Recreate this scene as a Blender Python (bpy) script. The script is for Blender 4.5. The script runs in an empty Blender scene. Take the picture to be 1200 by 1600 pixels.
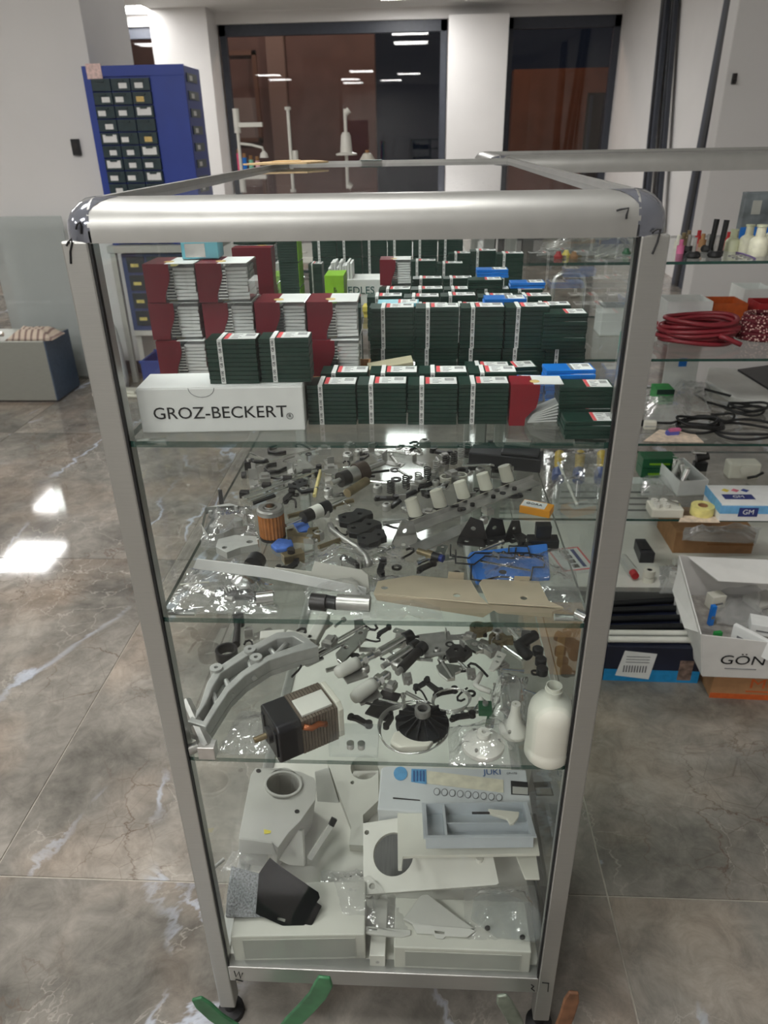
import bpy, bmesh, math, random
from math import sin, cos, pi, radians, sqrt
from mathutils import Vector, Matrix
from mathutils.geometry import tessellate_polygon

random.seed(7)
sc = bpy.context.scene
C = sc.collection

# ---------------------------------------------------------------- camera
CX, CY, CZ = 0.3195, -0.6629, 1.2887
PITCH, ROLL, YAW, FPX = 0.4769, -0.0186, -0.0563, 1131.9
_fw = Vector((sin(YAW)*cos(PITCH), cos(YAW)*cos(PITCH), -sin(PITCH)))
_r0 = Vector((cos(YAW), -sin(YAW), 0)); _u0 = _r0.cross(_fw)
_rt = cos(ROLL)*_r0 + sin(ROLL)*_u0
_up = -sin(ROLL)*_r0 + cos(ROLL)*_u0
cam_d = bpy.data.cameras.new('camera'); cam = bpy.data.objects.new('camera', cam_d); C.objects.link(cam)
cam.matrix_world = Matrix(((_rt.x, _up.x, -_fw.x, CX), (_rt.y, _up.y, -_fw.y, CY), (_rt.z, _up.z, -_fw.z, CZ), (0, 0, 0, 1)))
cam_d.sensor_fit = 'HORIZONTAL'; cam_d.sensor_width = 36; cam_d.lens = FPX/1200*36
cam_d.clip_start = 0.02; cam_d.clip_end = 100
cam_d.dof.use_dof = True; cam_d.dof.focus_distance = 0.9; cam_d.dof.aperture_fstop = 13
sc.camera = cam

# ---------------------------------------------------------------- world (night outside) and exposure
w = bpy.data.worlds.new('night'); sc.world = w; w.use_nodes = True
w.node_tree.nodes['Background'].inputs[0].default_value = (0.005, 0.006, 0.009, 1)
w.node_tree.nodes['Background'].inputs[1].default_value = 1.0
LED = 22                                   # emission strength of the ceiling panels
vs = sc.view_settings
vs.view_transform = 'Standard'; vs.look = 'None'; vs.gamma = 1; vs.use_curve_mapping = False
vs.exposure = 0.42
sc.cycles.use_denoising = True
sc.cycles.transparent_max_bounces = 48
sc.cycles.max_bounces = 7; sc.cycles.diffuse_bounces = 3; sc.cycles.glossy_bounces = 4; sc.cycles.transmission_bounces = 5
sc.cycles.use_light_tree = False
sc.cycles.caustics_reflective = False; sc.cycles.caustics_refractive = False
sc.cycles.sample_clamp_indirect = 8

def lamp(name, kind, loc, energy, col, size=1.0, target=None):
    d = bpy.data.lights.new(name, kind); d.energy = energy; d.color = col
    if kind == 'AREA': d.size = size
    else: d.shadow_soft_size = size
    o = bpy.data.objects.new(name, d); C.objects.link(o); o.location = loc
    if target is not None:
        o.rotation_euler = (Vector(target)-Vector(loc)).to_track_quat('-Z', 'Y').to_euler()
    return o
lamp('added_street_light', 'POINT', (1.0, 13.2, 4.6), 150, (1.0, 0.72, 0.52), 0.2)  # both lamps are unseen, added to light the house fronts
lamp('added_street_light', 'POINT', (-3.0, 13.6, 4.4), 95, (1.0, 0.78, 0.66), 0.2)

# ---------------------------------------------------------------- points on the surfaces things stand on
def _ray(u, v):
    return _fw + _rt*((u-600)/FPX) - _up*((v-800)/FPX)
def S(u, v, z):                      # where the photo's point lies on a level surface at height z
    d = _ray(u, v); t = (z-CZ)/d.z
    return Vector((CX+d.x*t, CY+d.y*t, z))
def Y(u, v, y):                      # ... on an upright plane at depth y
    d = _ray(u, v); t = (y-CY)/d.y
    return Vector((CX+d.x*t, y, CZ+d.z*t))

# ---------------------------------------------------------------- mesh helpers
class MB:
    def __init__(s): s.v = []; s.f = []; s.m = []; s.cur = 0
    def mat(s, i): s.cur = i; return s
    def add(s, vs_, fs, M=None):
        b = len(s.v)
        for p in vs_:
            p = Vector(p)
            s.v.append(M @ p if M is not None else p)
        for f in fs: s.f.append([b+i for i in f]); s.m.append(s.cur)
        return s
    def bb(s, x0, y0, z0, x1, y1, z1, M=None):
        return s.add([(x0,y0,z0),(x1,y0,z0),(x1,y1,z0),(x0,y1,z0),(x0,y0,z1),(x1,y0,z1),(x1,y1,z1),(x0,y1,z1)],
                     [(0,3,2,1),(4,5,6,7),(0,1,5,4),(1,2,6,5),(2,3,7,6),(3,0,4,7)], M)
    def box(s, c, d, M=None):
        return s.bb(c[0]-d[0]/2, c[1]-d[1]/2, c[2]-d[2]/2, c[0]+d[0]/2, c[1]+d[1]/2, c[2]+d[2]/2, M)
    def cyl(s, p0, p1, r0, r1=None, n=16, caps=True):
        p0 = Vector(p0); p1 = Vector(p1); r1 = r0 if r1 is None else r1
        q = (p1-p0).to_track_quat('Z', 'Y')
        vs_ = []
        for p, r in ((p0, r0), (p1, r1)):
            for i in range(n):
                a = 2*pi*i/n; vs_.append(p + q @ Vector((r*cos(a), r*sin(a), 0)))
        fs = [(i, (i+1) % n, n+(i+1) % n, n+i) for i in range(n)]
        if caps: fs += [tuple(reversed(range(n))), tuple(range(n, 2*n))]
        return s.add(vs_, fs)
    def lathe(s, prof, n=24, M=None, closed=False):       # prof: (r, z) from bottom to top
        vs_ = []; fs = []
        k = len(prof)
        for r, z in prof:
            for i in range(n):
                a = 2*pi*i/n; vs_.append((r*cos(a), r*sin(a), z))
        for j in range(k if closed else k-1):
            a0 = j*n; a1 = ((j+1) % k)*n
            for i in range(n): fs.append((a0+i, a0+(i+1) % n, a1+(i+1) % n, a1+i))
        if not closed:
            if prof[0][0] > 1e-6: fs.append(tuple(reversed(range(n))))
            if prof[-1][0] > 1e-6: fs.append(tuple((k-1)*n+i for i in range(n)))
        return s.add(vs_, fs, M)
    def tube(s, pts, r, n=8, closed=False):
        pts = [Vector(p) for p in pts]; k = len(pts); vs_ = []; fs = []
        prev = None
        for i, p in enumerate(pts):
            a = pts[(i-1) % k] if (closed or i > 0) else p
            b = pts[(i+1) % k] if (closed or i < k-1) else p
            t = (b-a).normalized() if (b-a).length > 1e-9 else Vector((0, 0, 1))
            if prev is None:
                h = Vector((0, 0, 1)) if abs(t.z) < .9 else Vector((1, 0, 0)); nrm = t.cross(h).normalized()
            else:
                nrm = prev - t*prev.dot(t)
                nrm = nrm.normalized() if nrm.length > 1e-6 else t.orthogonal().normalized()
            prev = nrm; bn = t.cross(nrm)
            rr = r[i] if isinstance(r, (list, tuple)) else r
            for j in range(n):
                q = 2*pi*j/n; vs_.append(p + nrm*(rr*cos(q)) + bn*(rr*sin(q)))
        for i in range(k if closed else k-1):
            a0 = i*n; a1 = ((i+1) % k)*n
            for j in range(n): fs.append((a0+j, a0+(j+1) % n, a1+(j+1) % n, a1+j))
        if not closed: fs += [tuple(reversed(range(n))), tuple((k-1)*n+j for j in range(n))]
        return s.add(vs_, fs)
    def prism(s, poly, a, b, M=None):                     # poly (x, y), raised from z=a to z=b
        n = len(poly)
        area = sum(poly[i][0]*poly[(i+1) % n][1]-poly[(i+1) % n][0]*poly[i][1] for i in range(n))
        if area < 0: poly = poly[::-1]
        vs_ = [(x, y, a) for x, y in poly]+[(x, y, b) for x, y in poly]
        fs = [tuple(reversed(range(n))), tuple(range(n, 2*n))]+[(i, (i+1) % n, n+(i+1) % n, n+i) for i in range(n)]
        return s.add(vs_, fs, M)
    def mesh(s, name):
        me = bpy.data.meshes.new(name); me.from_pydata([tuple(p) for p in s.v], [], s.f); me.update()
        me.polygons.foreach_set('material_index', s.m)
        return me
    def build(s, name, mats, parent=None, loc=None, rot=None, smooth=False, bev=0, seg=2, sub=0):
        return obj(name, s.mesh(name), mats, parent, loc, rot, smooth, bev, seg, sub)

def setm(me, mats):
    for m in (mats if isinstance(mats, (list, tuple)) else [mats]): me.materials.append(m)
def obj(name, me, mats, parent=None, loc=None, rot=None, smooth=False, bev=0, seg=2, sub=0):
    if not me.materials and mats is not None: setm(me, mats)
    o = bpy.data.objects.new(name, me); C.objects.link(o)
    if parent is not None: o.parent = parent
    if loc is not None: o.location = loc
    if rot is not None: o.rotation_euler = rot
    if smooth:
        me.polygons.foreach_set('use_smooth', [True]*len(me.polygons))
        if smooth != 'all':
            me.set_sharp_from_angle(angle=radians(smooth if smooth is not True else 35))
    bev = bev or me.get('bev', 0)
    if bev:
        b = o.modifiers.new('bevel', 'BEVEL'); b.width = bev; b.segments = seg; b.limit_method = 'ANGLE'; b.angle_limit = radians(40)
    if sub:
        b = o.modifiers.new('sub', 'SUBSURF'); b.levels = sub; b.render_levels = sub
    return o
def tag(o, label, cat, group=None):
    o['label'] = label; o['category'] = cat
    if group: o['group'] = group
    return o
def thing(name, label, cat, loc=(0, 0, 0), rz=0, group=None, rot=None):
    o = bpy.data.objects.new(name, None); C.objects.link(o); o.empty_display_size = .02
    o.location = loc; o.rotation_euler = rot if rot is not None else (0, 0, rz)
    return tag(o, label, cat, group)
def struct(o): o['kind'] = 'structure'; return o

def plate_mesh(name, outline, holes, a, b, bev=0):        # flat plate with holes, between z=a and z=b
    loops = [outline]+list(holes); vs_ = []; fs = []
    for k, L_ in enumerate(loops):
        ar = sum(L_[i][0]*L_[(i+1) % len(L_)][1]-L_[(i+1) % len(L_)][0]*L_[i][1] for i in range(len(L_)))
        if (ar < 0) == (k == 0): L_ = L_[::-1]
        loops[k] = L_
    flat_ = [p for L_ in loops for p in L_]; n = len(flat_)
    vs_ = [(x, y, a) for x, y in flat_]+[(x, y, b) for x, y in flat_]
    for t in tessellate_polygon([[Vector((x, y, 0)) for x, y in L_] for L_ in loops]):
        p, q, r = [flat_[i] for i in t]
        c = (q[0]-p[0])*(r[1]-p[1])-(q[1]-p[1])*(r[0]-p[0])
        if abs(c) < 1e-12: continue
        t = tuple(t) if c > 0 else tuple(reversed(t))
        fs.append(tuple(n+i for i in t)); fs.append(tuple(reversed(t)))
    o_ = 0
    for L_ in loops:
        k = len(L_)
        for i in range(k): fs.append((o_+i, o_+(i+1) % k, n+o_+(i+1) % k, n+o_+i))
        o_ += k
    me = bpy.data.meshes.new(name); me.from_pydata(vs_, [], fs); me.update()
    if bev: me['bev'] = bev
    return me
def circ(x, y, r, n=16, ry=None, a0=0):
    ry = r if ry is None else ry
    return [(x+r*cos(a0+2*pi*i/n), y+ry*sin(a0+2*pi*i/n)) for i in range(n)]
def rrect(x0, y0, x1, y1, r, n=4):
    out = []
    for cx, cy, a in ((x1-r, y1-r, 0), (x0+r, y1-r, pi/2), (x0+r, y0+r, pi), (x1-r, y0+r, 1.5*pi)):
        for i in range(n+1): out.append((cx+r*cos(a+pi/2*i/n), cy+r*sin(a+pi/2*i/n)))
    return out
_tcache = {}
def text_mesh(s, size=1.0, ext=0.0, space=1.0):
    k = (s, size, ext, space)
    if k in _tcache: return _tcache[k]
    cu = bpy.data.curves.new('lettering', 'FONT'); cu.body = s; cu.size = size; cu.extrude = ext; cu.align_x = 'CENTER'; cu.align_y = 'CENTER'
    cu.space_character = space; cu.resolution_u = 3
    t = bpy.data.objects.new('lettering', cu); C.objects.link(t)
    dg = bpy.context.evaluated_depsgraph_get(); me = bpy.data.meshes.new_from_object(t.evaluated_get(dg)); me.name = 'lettering'
    bpy.data.objects.remove(t); bpy.data.curves.remove(cu)
    _tcache[k] = me
    return me
def text(s, size, mat, parent, loc, rot, name='lettering', sx=1.0, space=1.0):
    me = text_mesh(s, size, 0.0002, space)
    if not me.materials: me.materials.append(mat)
    o = bpy.data.objects.new(name, me); C.objects.link(o); o.parent = parent; o.location = loc; o.rotation_euler = rot; o.scale = (sx, 1, 1)
    if me.materials[0] != mat:
        o.material_slots[0].link = 'OBJECT'; o.material_slots[0].material = mat
    return o
def copy_tree(o, parent=None):
    c = o.copy(); C.objects.link(c); c.parent = parent
    for ch in list(o.children): copy_tree(ch, c)
    return c
FRONT = (pi/2, 0, 0)                                      # lettering that faces the camera side (-y)

# ---------------------------------------------------------------- materials
_mats = {}
def srgb(r, g, b):
    f = lambda c: (c/255/12.92) if c/255 <= .04045 else ((c/255+.055)/1.055)**2.4
    return (f(r), f(g), f(b), 1)
def mat(name, col, rough=.5, metal=0.0, var=.12, scale=60, bump=0.0, bscale=200, coat=0, alpha=1, spec=.5, stretch=None, emit=None, trans=0):
    if name in _mats: return _mats[name]
    m = bpy.data.materials.new(name); m.use_nodes = True; nt = m.node_tree; N = nt.nodes; L = nt.links
    p = N['Principled BSDF']
    c = srgb(*col)
    tc = N.new('ShaderNodeTexCoord'); mp = N.new('ShaderNodeMapping'); L.new(tc.outputs['Object'], mp.inputs['Vector'])
    if stretch: mp.inputs['Scale'].default_value = stretch
    nz = N.new('ShaderNodeTexNoise'); nz.inputs['Scale'].default_value = scale; nz.inputs['Detail'].default_value = 2
    L.new(mp.outputs[0], nz.inputs['Vector'])
    cr = N.new('ShaderNodeValToRGB'); e = cr.color_ramp.elements
    e[0].position = .3; e[1].position = .7
    e[0].color = tuple(x*(1-var) for x in c[:3])+(1,); e[1].color = tuple(min(1, x*(1+var)) for x in c[:3])+(1,)
    L.new(nz.outputs['Fac'], cr.inputs[0]); L.new(cr.outputs[0], p.inputs['Base Color'])
    p.inputs['Roughness'].default_value = rough; p.inputs['Metallic'].default_value = metal
    p.inputs['Specular IOR Level'].default_value = spec
    if coat: p.inputs['Coat Weight'].default_value = coat
    if alpha < 1: p.inputs['Alpha'].default_value = alpha
    if trans: p.inputs['Transmission Weight'].default_value = trans
    if emit: p.inputs['Emission Color'].default_value = c; p.inputs['Emission Strength'].default_value = emit
    if bump:
        n2 = N.new('ShaderNodeTexNoise'); n2.inputs['Scale'].default_value = bscale; L.new(mp.outputs[0], n2.inputs['Vector'])
        b = N.new('ShaderNodeBump'); b.inputs['Strength'].default_value = bump; b.inputs['Distance'].default_value = .002
        L.new(n2.outputs['Fac'], b.inputs['Height']); L.new(b.outputs[0], p.inputs['Normal'])
    _mats[name] = m
    return m
def glass(name, tint=(1, 1, 1), gain=1.7, rough=.0, haze=0.0, hazecol=(.8, .8, .8), ior=1.48, bump=0, bscale=60, dust=0):
    """thin sheet: clear, with a Fresnel reflection on the face the ray enters by, and a little dust"""
    if name in _mats: return _mats[name]
    m = bpy.data.materials.new(name); m.use_nodes = True; nt = m.node_tree; N = nt.nodes; L = nt.links
    for n in list(N): N.remove(n)
    out = N.new('ShaderNodeOutputMaterial'); tr = N.new('ShaderNodeBsdfTransparent'); gl = N.new('ShaderNodeBsdfGlossy')
    tr.inputs[0].default_value = tint+(1,); gl.inputs['Roughness'].default_value = rough
    fr = N.new('ShaderNodeFresnel'); fr.inputs['IOR'].default_value = ior
    ge = N.new('ShaderNodeNewGeometry')
    s = N.new('ShaderNodeMath'); s.operation = 'SUBTRACT'; s.inputs[0].default_value = 1; L.new(ge.outputs['Backfacing'], s.inputs[1])
    k = N.new('ShaderNodeMath'); k.operation = 'MULTIPLY'; L.new(fr.outputs[0], k.inputs[0]); L.new(s.outputs[0], k.inputs[1])
    g = N.new('ShaderNodeMath'); g.operation = 'MULTIPLY'; g.inputs[1].default_value = gain; g.use_clamp = True; L.new(k.outputs[0], g.inputs[0])
    if bump:
        tc = N.new('ShaderNodeTexCoord'); nz = N.new('ShaderNodeTexNoise'); nz.inputs['Scale'].default_value = bscale; nz.inputs['Detail'].default_value = 3
        L.new(tc.outputs['Object'], nz.inputs['Vector'])
        b = N.new('ShaderNodeBump'); b.inputs['Strength'].default_value = bump; b.inputs['Distance'].default_value = .004
        L.new(nz.outputs['Fac'], b.inputs['Height'])
        for q in (gl, fr): L.new(b.outputs[0], q.inputs['Normal'])
    mx = N.new('ShaderNodeMixShader'); L.new(g.outputs[0], mx.inputs[0]); L.new(tr.outputs[0], mx.inputs[1]); L.new(gl.outputs[0], mx.inputs[2])
    last = mx
    if haze or dust:
        df = N.new('ShaderNodeBsdfDiffuse'); df.inputs[0].default_value = hazecol+(1,)
        m2 = N.new('ShaderNodeMixShader'); m2.inputs[0].default_value = haze
        if dust:
            tc = N.new('ShaderNodeTexCoord'); nz = N.new('ShaderNodeTexNoise'); nz.inputs['Scale'].default_value = 260; nz.inputs['Detail'].default_value = 3
            L.new(tc.outputs['Object'], nz.inputs['Vector'])
            r = N.new('ShaderNodeMapRange'); r.inputs[1].default_value = .62; r.inputs[2].default_value = .78; r.inputs[3].default_value = haze; r.inputs[4].default_value = dust
            L.new(nz.outputs['Fac'], r.inputs[0]); L.new(r.outputs[0], m2.inputs[0])
        L.new(last.outputs[0], m2.inputs[1]); L.new(df.outputs[0], m2.inputs[2]); last = m2
    L.new(last.outputs[0], out.inputs[0])
    _mats[name] = m
    return m

M_alu = mat('brushed_aluminium', (172, 172, 168), .36, .75, .04, 30, stretch=(1, 1, 60))
M_alu2 = mat('satin_aluminium', (172, 172, 168), .38, .75, .05, 30)
M_capg = mat('smoky_cap_plastic', (116, 119, 128), .12, .5, .06, 40, coat=.6)
M_shelf = glass('shelf_glass', (.955, .975, .965), 1.3, .0, .006)
M_edge = mat('green_glass_edge', (20, 62, 54), .08, 0, .1, 20, coat=.5)
M_pane = glass('pane_glass', (.97, .985, .98), .65, .0, .004)
M_top = glass('dusty_top_glass', (.94, .965, .955), 1.8, .02, .02, (.75, .75, .75), dust=.35)
M_bag = glass('clear_bag', (.95, .95, .95), 3.0, .06, .06, (.85, .85, .84), bump=.9, bscale=45)
M_bagm = glass('milky_bag', (.9, .9, .9), 2.6, .10, .20, (.8, .8, .78), bump=.9, bscale=45)
M_clear = glass('clear_plastic', (.95, .96, .96), 2.0, .03, .05, (.85, .87, .88))
M_win = glass('window_glass', (.86, .86, .88), 1.6, .0, 0)
M_black = mat('black_plastic', (26, 27, 29), .38, 0, .2, 60)
M_dark = mat('dark_steel', (62, 60, 60), .38, .7, .2, 60)
M_steel = mat('polished_steel', (228, 228, 226), .22, 1, .08, 50)
M_steel2 = mat('dull_steel', (186, 184, 180), .38, .8, .15, 60)
M_grey = mat('grey_cast_metal', (190, 190, 186), .45, .35, .08, 60, bump=.1)
M_white = mat('white_plastic', (222, 220, 211), .4, 0, .03, 30)
M_cream = mat('cream_plastic', (222, 219, 205), .42, 0, .03, 30)
M_paper = mat('white_paper', (232, 232, 230), .75, 0, .03, 50)
M_ltgrey = mat('light_grey_plastic', (184, 183, 176), .42, 0, .04, 30)
M_ink = mat('black_ink', (24, 24, 26), .6, 0, .1, 100)
M_green = mat('dark_green_card', (20, 52, 42), .42, 0, .2, 120)
M_lime = mat('lime_green_card', (140, 196, 40), .5, 0, .1, 60)
M_maroon = mat('maroon_card', (112, 22, 38), .4, 0, .08, 60)
M_blue = mat('blue_pack_plastic', (26, 120, 214), .3, 0, .1, 60, coat=.3)
M_red = mat('red_print', (226, 92, 96), .6, 0, .08, 80)
M_grayprint = mat('grey_print', (120, 120, 122), .7, 0, .2, 300)
M_orange = mat('orange_card', (238, 160, 40), .5, 0, .06, 60)
M_kraft = mat('kraft_cardboard', (164, 122, 84), .8, 0, .1, 40)
M_yellow = mat('yellow_plastic', (226, 206, 90), .45, 0, .08, 60)
M_rub = mat('black_rubber', (22, 22, 23), .6, 0, .15, 80)
M_brass = mat('aged_brass', (146, 132, 104), .35, .8, .2, 70)
M_copper = mat('copper_winding', (164, 96, 60), .4, .6, .2, 200, stretch=(1, 1, 8))
# ================================================================ the room
ZC, YB, XR, XL, YF = 2.75, 10.4, 2.82, -6.55, -4.60
M_wall = mat('white_wall_paint', (226, 224, 222), .6, 0, .02, 3, bump=.05, bscale=300)
M_ceil = mat('ceiling_white', (232, 232, 230), .7, 0, .02, 3)
M_frame = mat('anthracite_frame', (62, 66, 76), .45, 0, .08, 20)
M_grout = mat('pale_grout', (176, 170, 158), .8, 0, .08, 60)

def marble():
    m = bpy.data.materials.new('grey_brown_marble_tile'); m.use_nodes = True; nt = m.node_tree; N = nt.nodes; L = nt.links
    p = N['Principled BSDF']
    tc = N.new('ShaderNodeTexCoord'); oi = N.new('ShaderNodeObjectInfo')
    ml = N.new('ShaderNodeMath'); ml.operation = 'MULTIPLY'; ml.inputs[1].default_value = 37; L.new(oi.outputs['Random'], ml.inputs[0])
    ad = N.new('ShaderNodeVectorMath'); ad.operation = 'ADD'; L.new(tc.outputs['Object'], ad.inputs[0]); L.new(ml.outputs[0], ad.inputs[1])
    def noise(scale, det=6, dist=0.0, rough=.55, vec=None):
        n = N.new('ShaderNodeTexNoise'); n.inputs['Scale'].default_value = scale; n.inputs['Detail'].default_value = det
        n.inputs['Distortion'].default_value = dist; n.inputs['Roughness'].default_value = rough; L.new(vec or ad.outputs[0], n.inputs['Vector']); return n
    def ramp(src, stops):
        r = N.new('ShaderNodeValToRGB'); e = r.color_ramp.elements
        while len(e) < len(stops): e.new(.5)
        for q, (pos, col) in zip(e, stops): q.position = pos; q.color = col if len(col) == 4 else col+(1,)
        L.new(src, r.inputs[0]); return r
    def mix(fac, a, b, mode='MIX'):
        x = N.new('ShaderNodeMix'); x.data_type = 'RGBA'; x.blend_type = mode; L.new(fac, x.inputs[0])
        L.new(a, x.inputs[6])
        if isinstance(b, tuple): x.inputs[7].default_value = b
        else: L.new(b, x.inputs[7])
        return x.outputs[2]
    n1 = noise(2.6, 6, .7, .62)
    base = ramp(n1.outputs['Fac'], [(.28, srgb(86, 84, 79)), (.44, srgb(122, 118, 111)), (.58, srgb(142, 137, 129)), (.74, srgb(168, 161, 151))])
    sp = N.new('ShaderNodeSeparateColor'); n2 = noise(2.2, 3); L.new(n2.outputs['Color'], sp.inputs[0])
    warm = ramp(sp.outputs[0], [(.5, (0, 0, 0)), (.72, (.40, .40, .40))])
    c = mix(warm.outputs[0], base.outputs[0], srgb(180, 156, 134))
    cloud = ramp(noise(16, 5, .6, .75).outputs['Fac'], [(.34, (.76, .76, .76)), (.66, (1.16, 1.16, 1.16))])
    x = N.new('ShaderNodeMix'); x.data_type = 'RGBA'; x.blend_type = 'MULTIPLY'; x.inputs[0].default_value = 1; L.new(c, x.inputs[6]); L.new(cloud.outputs[0], x.inputs[7]); c = x.outputs[2]
    wv = N.new('ShaderNodeVectorMath'); wv.operation = 'MULTIPLY_ADD'; wv.inputs[1].default_value = (.30, .30, .30)
    L.new(n1.outputs['Color'], wv.inputs[0]); L.new(ad.outputs[0], wv.inputs[2])
    def vein(vec, scale, stops, gate):
        v = N.new('ShaderNodeTexVoronoi'); v.feature = 'DISTANCE_TO_EDGE'; v.inputs['Scale'].default_value = scale; L.new(vec, v.inputs['Vector'])
        r = ramp(v.outputs['Distance'], stops); q = N.new('ShaderNodeMath'); q.operation = 'MULTIPLY'; L.new(r.outputs[0], q.inputs[0]); L.new(gate.outputs[0], q.inputs[1]); return q.outputs[0]
    g1 = ramp(sp.outputs[1], [(.46, (0, 0, 0)), (.60, (.85, .85, .85))]); g2 = ramp(sp.outputs[2], [(.48, (0, 0, 0)), (.62, (1, 1, 1))])
    c = mix(vein(wv.outputs[0], 5.0, [(0, (1, 1, 1)), (.014, (0, 0, 0))], g1), c, srgb(98, 82, 70))
    c = mix(vein(wv.outputs[0], 9.0, [(0, (.7, .7, .7)), (.020, (0, 0, 0))], g2), c, srgb(190, 184, 174))
    c = mix(vein(ad.outputs[0], 13.0, [(0, (.55, .55, .55)), (.012, (0, 0, 0))], g1), c, srgb(84, 72, 62))
    rot = N.new('ShaderNodeMapping'); rot.inputs['Rotation'].default_value = (0, 0, radians(-28)); rot.inputs['Scale'].default_value = (1.0, .24, 1); L.new(wv.outputs[0], rot.inputs['Vector'])
    c = mix(vein(rot.outputs[0], 2.0, [(0, (1, 1, 1)), (.006, (.85, .85, .85)), (.016, (0, 0, 0))], g2), c, srgb(188, 195, 207))
    L.new(c, p.inputs['Base Color']); p.inputs['Roughness'].default_value = .06; p.inputs['Specular IOR Level'].default_value = .5
    return m
M_marble = marble()
# floor: grout bed with the big polished tiles as pieces
TX, TY, X0, Y0 = 1.2056, 1.2117, -.5248, .2446
fl = struct(MB().bb(XL, YF, -.03, XR+.2, YB+.3, -.0025).build('floor', M_grout))
tile_me = MB().box((0, 0, -.006), (TX-.004, TY-.004, .012)).mesh('tile'); tile_me.materials.append(M_marble)
for i in range(-5, 3):
    for j in range(-4, 9):
        o = bpy.data.objects.new('tile', tile_me); C.objects.link(o); o.parent = fl
        o.location = (X0+(i+.5)*TX, Y0+(j+.5)*TY, 0)
struct(MB().bb(XL, YF, ZC, XR+.2, YB+.3, ZC+.1).build('ceiling', M_ceil))
struct(MB().bb(XR, YF, 0, XR+.2, YB+.3, ZC).build('wall_right', M_wall))
struct(MB().bb(XL-.2, YF, 0, XL, YB+.3, ZC).build('wall_left', M_wall))
struct(MB().bb(XL-.2, YF-.2, 0, XR+.2, YF, ZC).build('wall_front', M_wall))
# back wall: columns and lintel round the shop windows
wb = struct(MB().bb(XL, YB, 2.62, XR, YB+.3, ZC).build('wall_back', M_wall))
for x0, x1, yy in ((-3.08, -2.36, 9.95), (.63, 1.37, 10.1)):
    MB().bb(x0, yy, 0, x1, YB+.3, 2.62 if yy > 10 else ZC).build('column', M_wall, wb)
def window(name, x0, x1, mull=()):
    f = MB(); t = .085
    for a, b, c, d in ((x0, 0, x0+t, 2.62), (x1-t, 0, x1, 2.62), (x0, 2.62-.13, x1, 2.62), (x0, 0, x1, .09)): f.bb(a, YB+.05, b, c, YB+.14, d)
    for mx in mull: f.bb(mx-.03, YB+.06, 0, mx+.03, YB+.13, 2.62)
    o = struct(f.build(name, M_frame, bev=.004))
    MB().bb(x0+t, YB+.09, .09, x1-t, YB+.096, 2.49).build('pane', M_win, o)
    return o
window('window_1', -2.34, .62); window('window_2', -6.5, -3.05, (-4.8,)); window('door_1', 1.38, 2.82)
# pillars standing in the room
struct(MB().bb(-2.15, 3.72, 0, -1.43, 4.4, ZC).build('trim_1', M_wall, bev=.004))
struct(MB().bb(1.75, 3.4, 0, 2.6, 3.52, ZC).build('trim_2', M_wall, bev=.004))
struct(MB().bb(-2.16, 3.705, 0, -1.42, 3.72, .075).build('baseboard_1', mat('dark_skirting', (70, 66, 64), .5)))
# ceiling LED panels
fr = MB()
for a, b, c, d in ((-.31, -.31, .31, -.29), (-.31, .29, .31, .31), (-.31, -.29, -.29, .29), (.29, -.29, .31, .29)): fr.bb(a, b, -.012, c, d, 0)
fr_me = fr.mesh('frame'); fr_me.materials.append(M_white)
M_led = bpy.data.materials.new('led_diffuser'); M_led.use_nodes = True
_n = M_led.node_tree; _e = _n.nodes.new('ShaderNodeEmission'); _e.inputs[0].default_value = (1, .985, .965, 1); _e.inputs[1].default_value = LED
_n.links.new(_e.outputs[0], _n.nodes['Material Output'].inputs[0])
df_me = MB().add([(-.29, -.29, -.006), (.29, -.29, -.006), (.29, .29, -.006), (-.29, .29, -.006)], [(3, 2, 1, 0)]).mesh('diffuser'); df_me.materials.append(M_led)
LEDS = [(.1, 9.45, 'far end'), (.1, 8.1, 'far end'), (.1, 6.75, 'far end'), (-3.35, 9.95, 'left side'), (-3.3, 8.7, 'left side'), (-4.2, 7.4, 'left side'), (-3.95, 6.0, 'left side'), (-4.0, 4.5, 'left side'),
        (-.05, -.15, 'unseen camera end'), (-1.2, .95, 'unseen camera end'), (-1.75, -1.65, 'unseen camera end'), (-1.75, -3.15, 'unseen camera end'), (-3.6, .4, 'added left front'), (-3.6, -1.2, 'added left front'), (-.6, -2.4, 'unseen camera end')]  # unseen panels: first inferred from the rail highlight, the others added to brighten
_cnt = {}
for x, y, wh in LEDS:
    _cnt[wh] = _cnt.get(wh, 0)+1
    t = thing('led_panel', f'square white LED ceiling panel, {wh} of the room, {["first", "second", "third", "fourth", "fifth", "sixth"][_cnt[wh]-1]} from the window', 'ceiling light', (x, y, ZC), 0, 'LED ceiling panels, '+wh)
    obj('frame', fr_me, None, t); obj('diffuser', df_me, None, t)
# street outside at night
M_asph = mat('asphalt', (70, 66, 62), .9, 0, .2, 8)
M_fac = mat('brown_render', (118, 92, 86), .9, 0, .15, 3)
M_fac2 = mat('orange_render', (140, 92, 70), .9, 0, .12, 3)
g = MB().bb(-12, YB+.3, -.2, 14, 30, -.05).build('street_pavement', M_asph); g['kind'] = 'structure'
b = thing('street_building', 'brown rendered house across the dark street behind the middle window', 'building', (0, 16, -.05))
MB().bb(-9, 0, 0, -.64, .4, 6).build('wall', M_fac, b)
MB().bb(-2.75, -.12, 0, -2.4, 0, 6).build('pilaster', mat('pale_render', (150, 128, 118), .9), b)
wf = MB()
for a, c, d, e in ((-4.25, 1.3, -4.15, 2.9), (-3.75, 1.3, -3.66, 2.9), (-3.05, 1.3, -2.97, 2.9), (-4.25, 2.82, -2.97, 2.9), (-4.25, 1.3, -2.97, 1.38)): wf.bb(a, -.08, c, d, 0, e)
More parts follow.
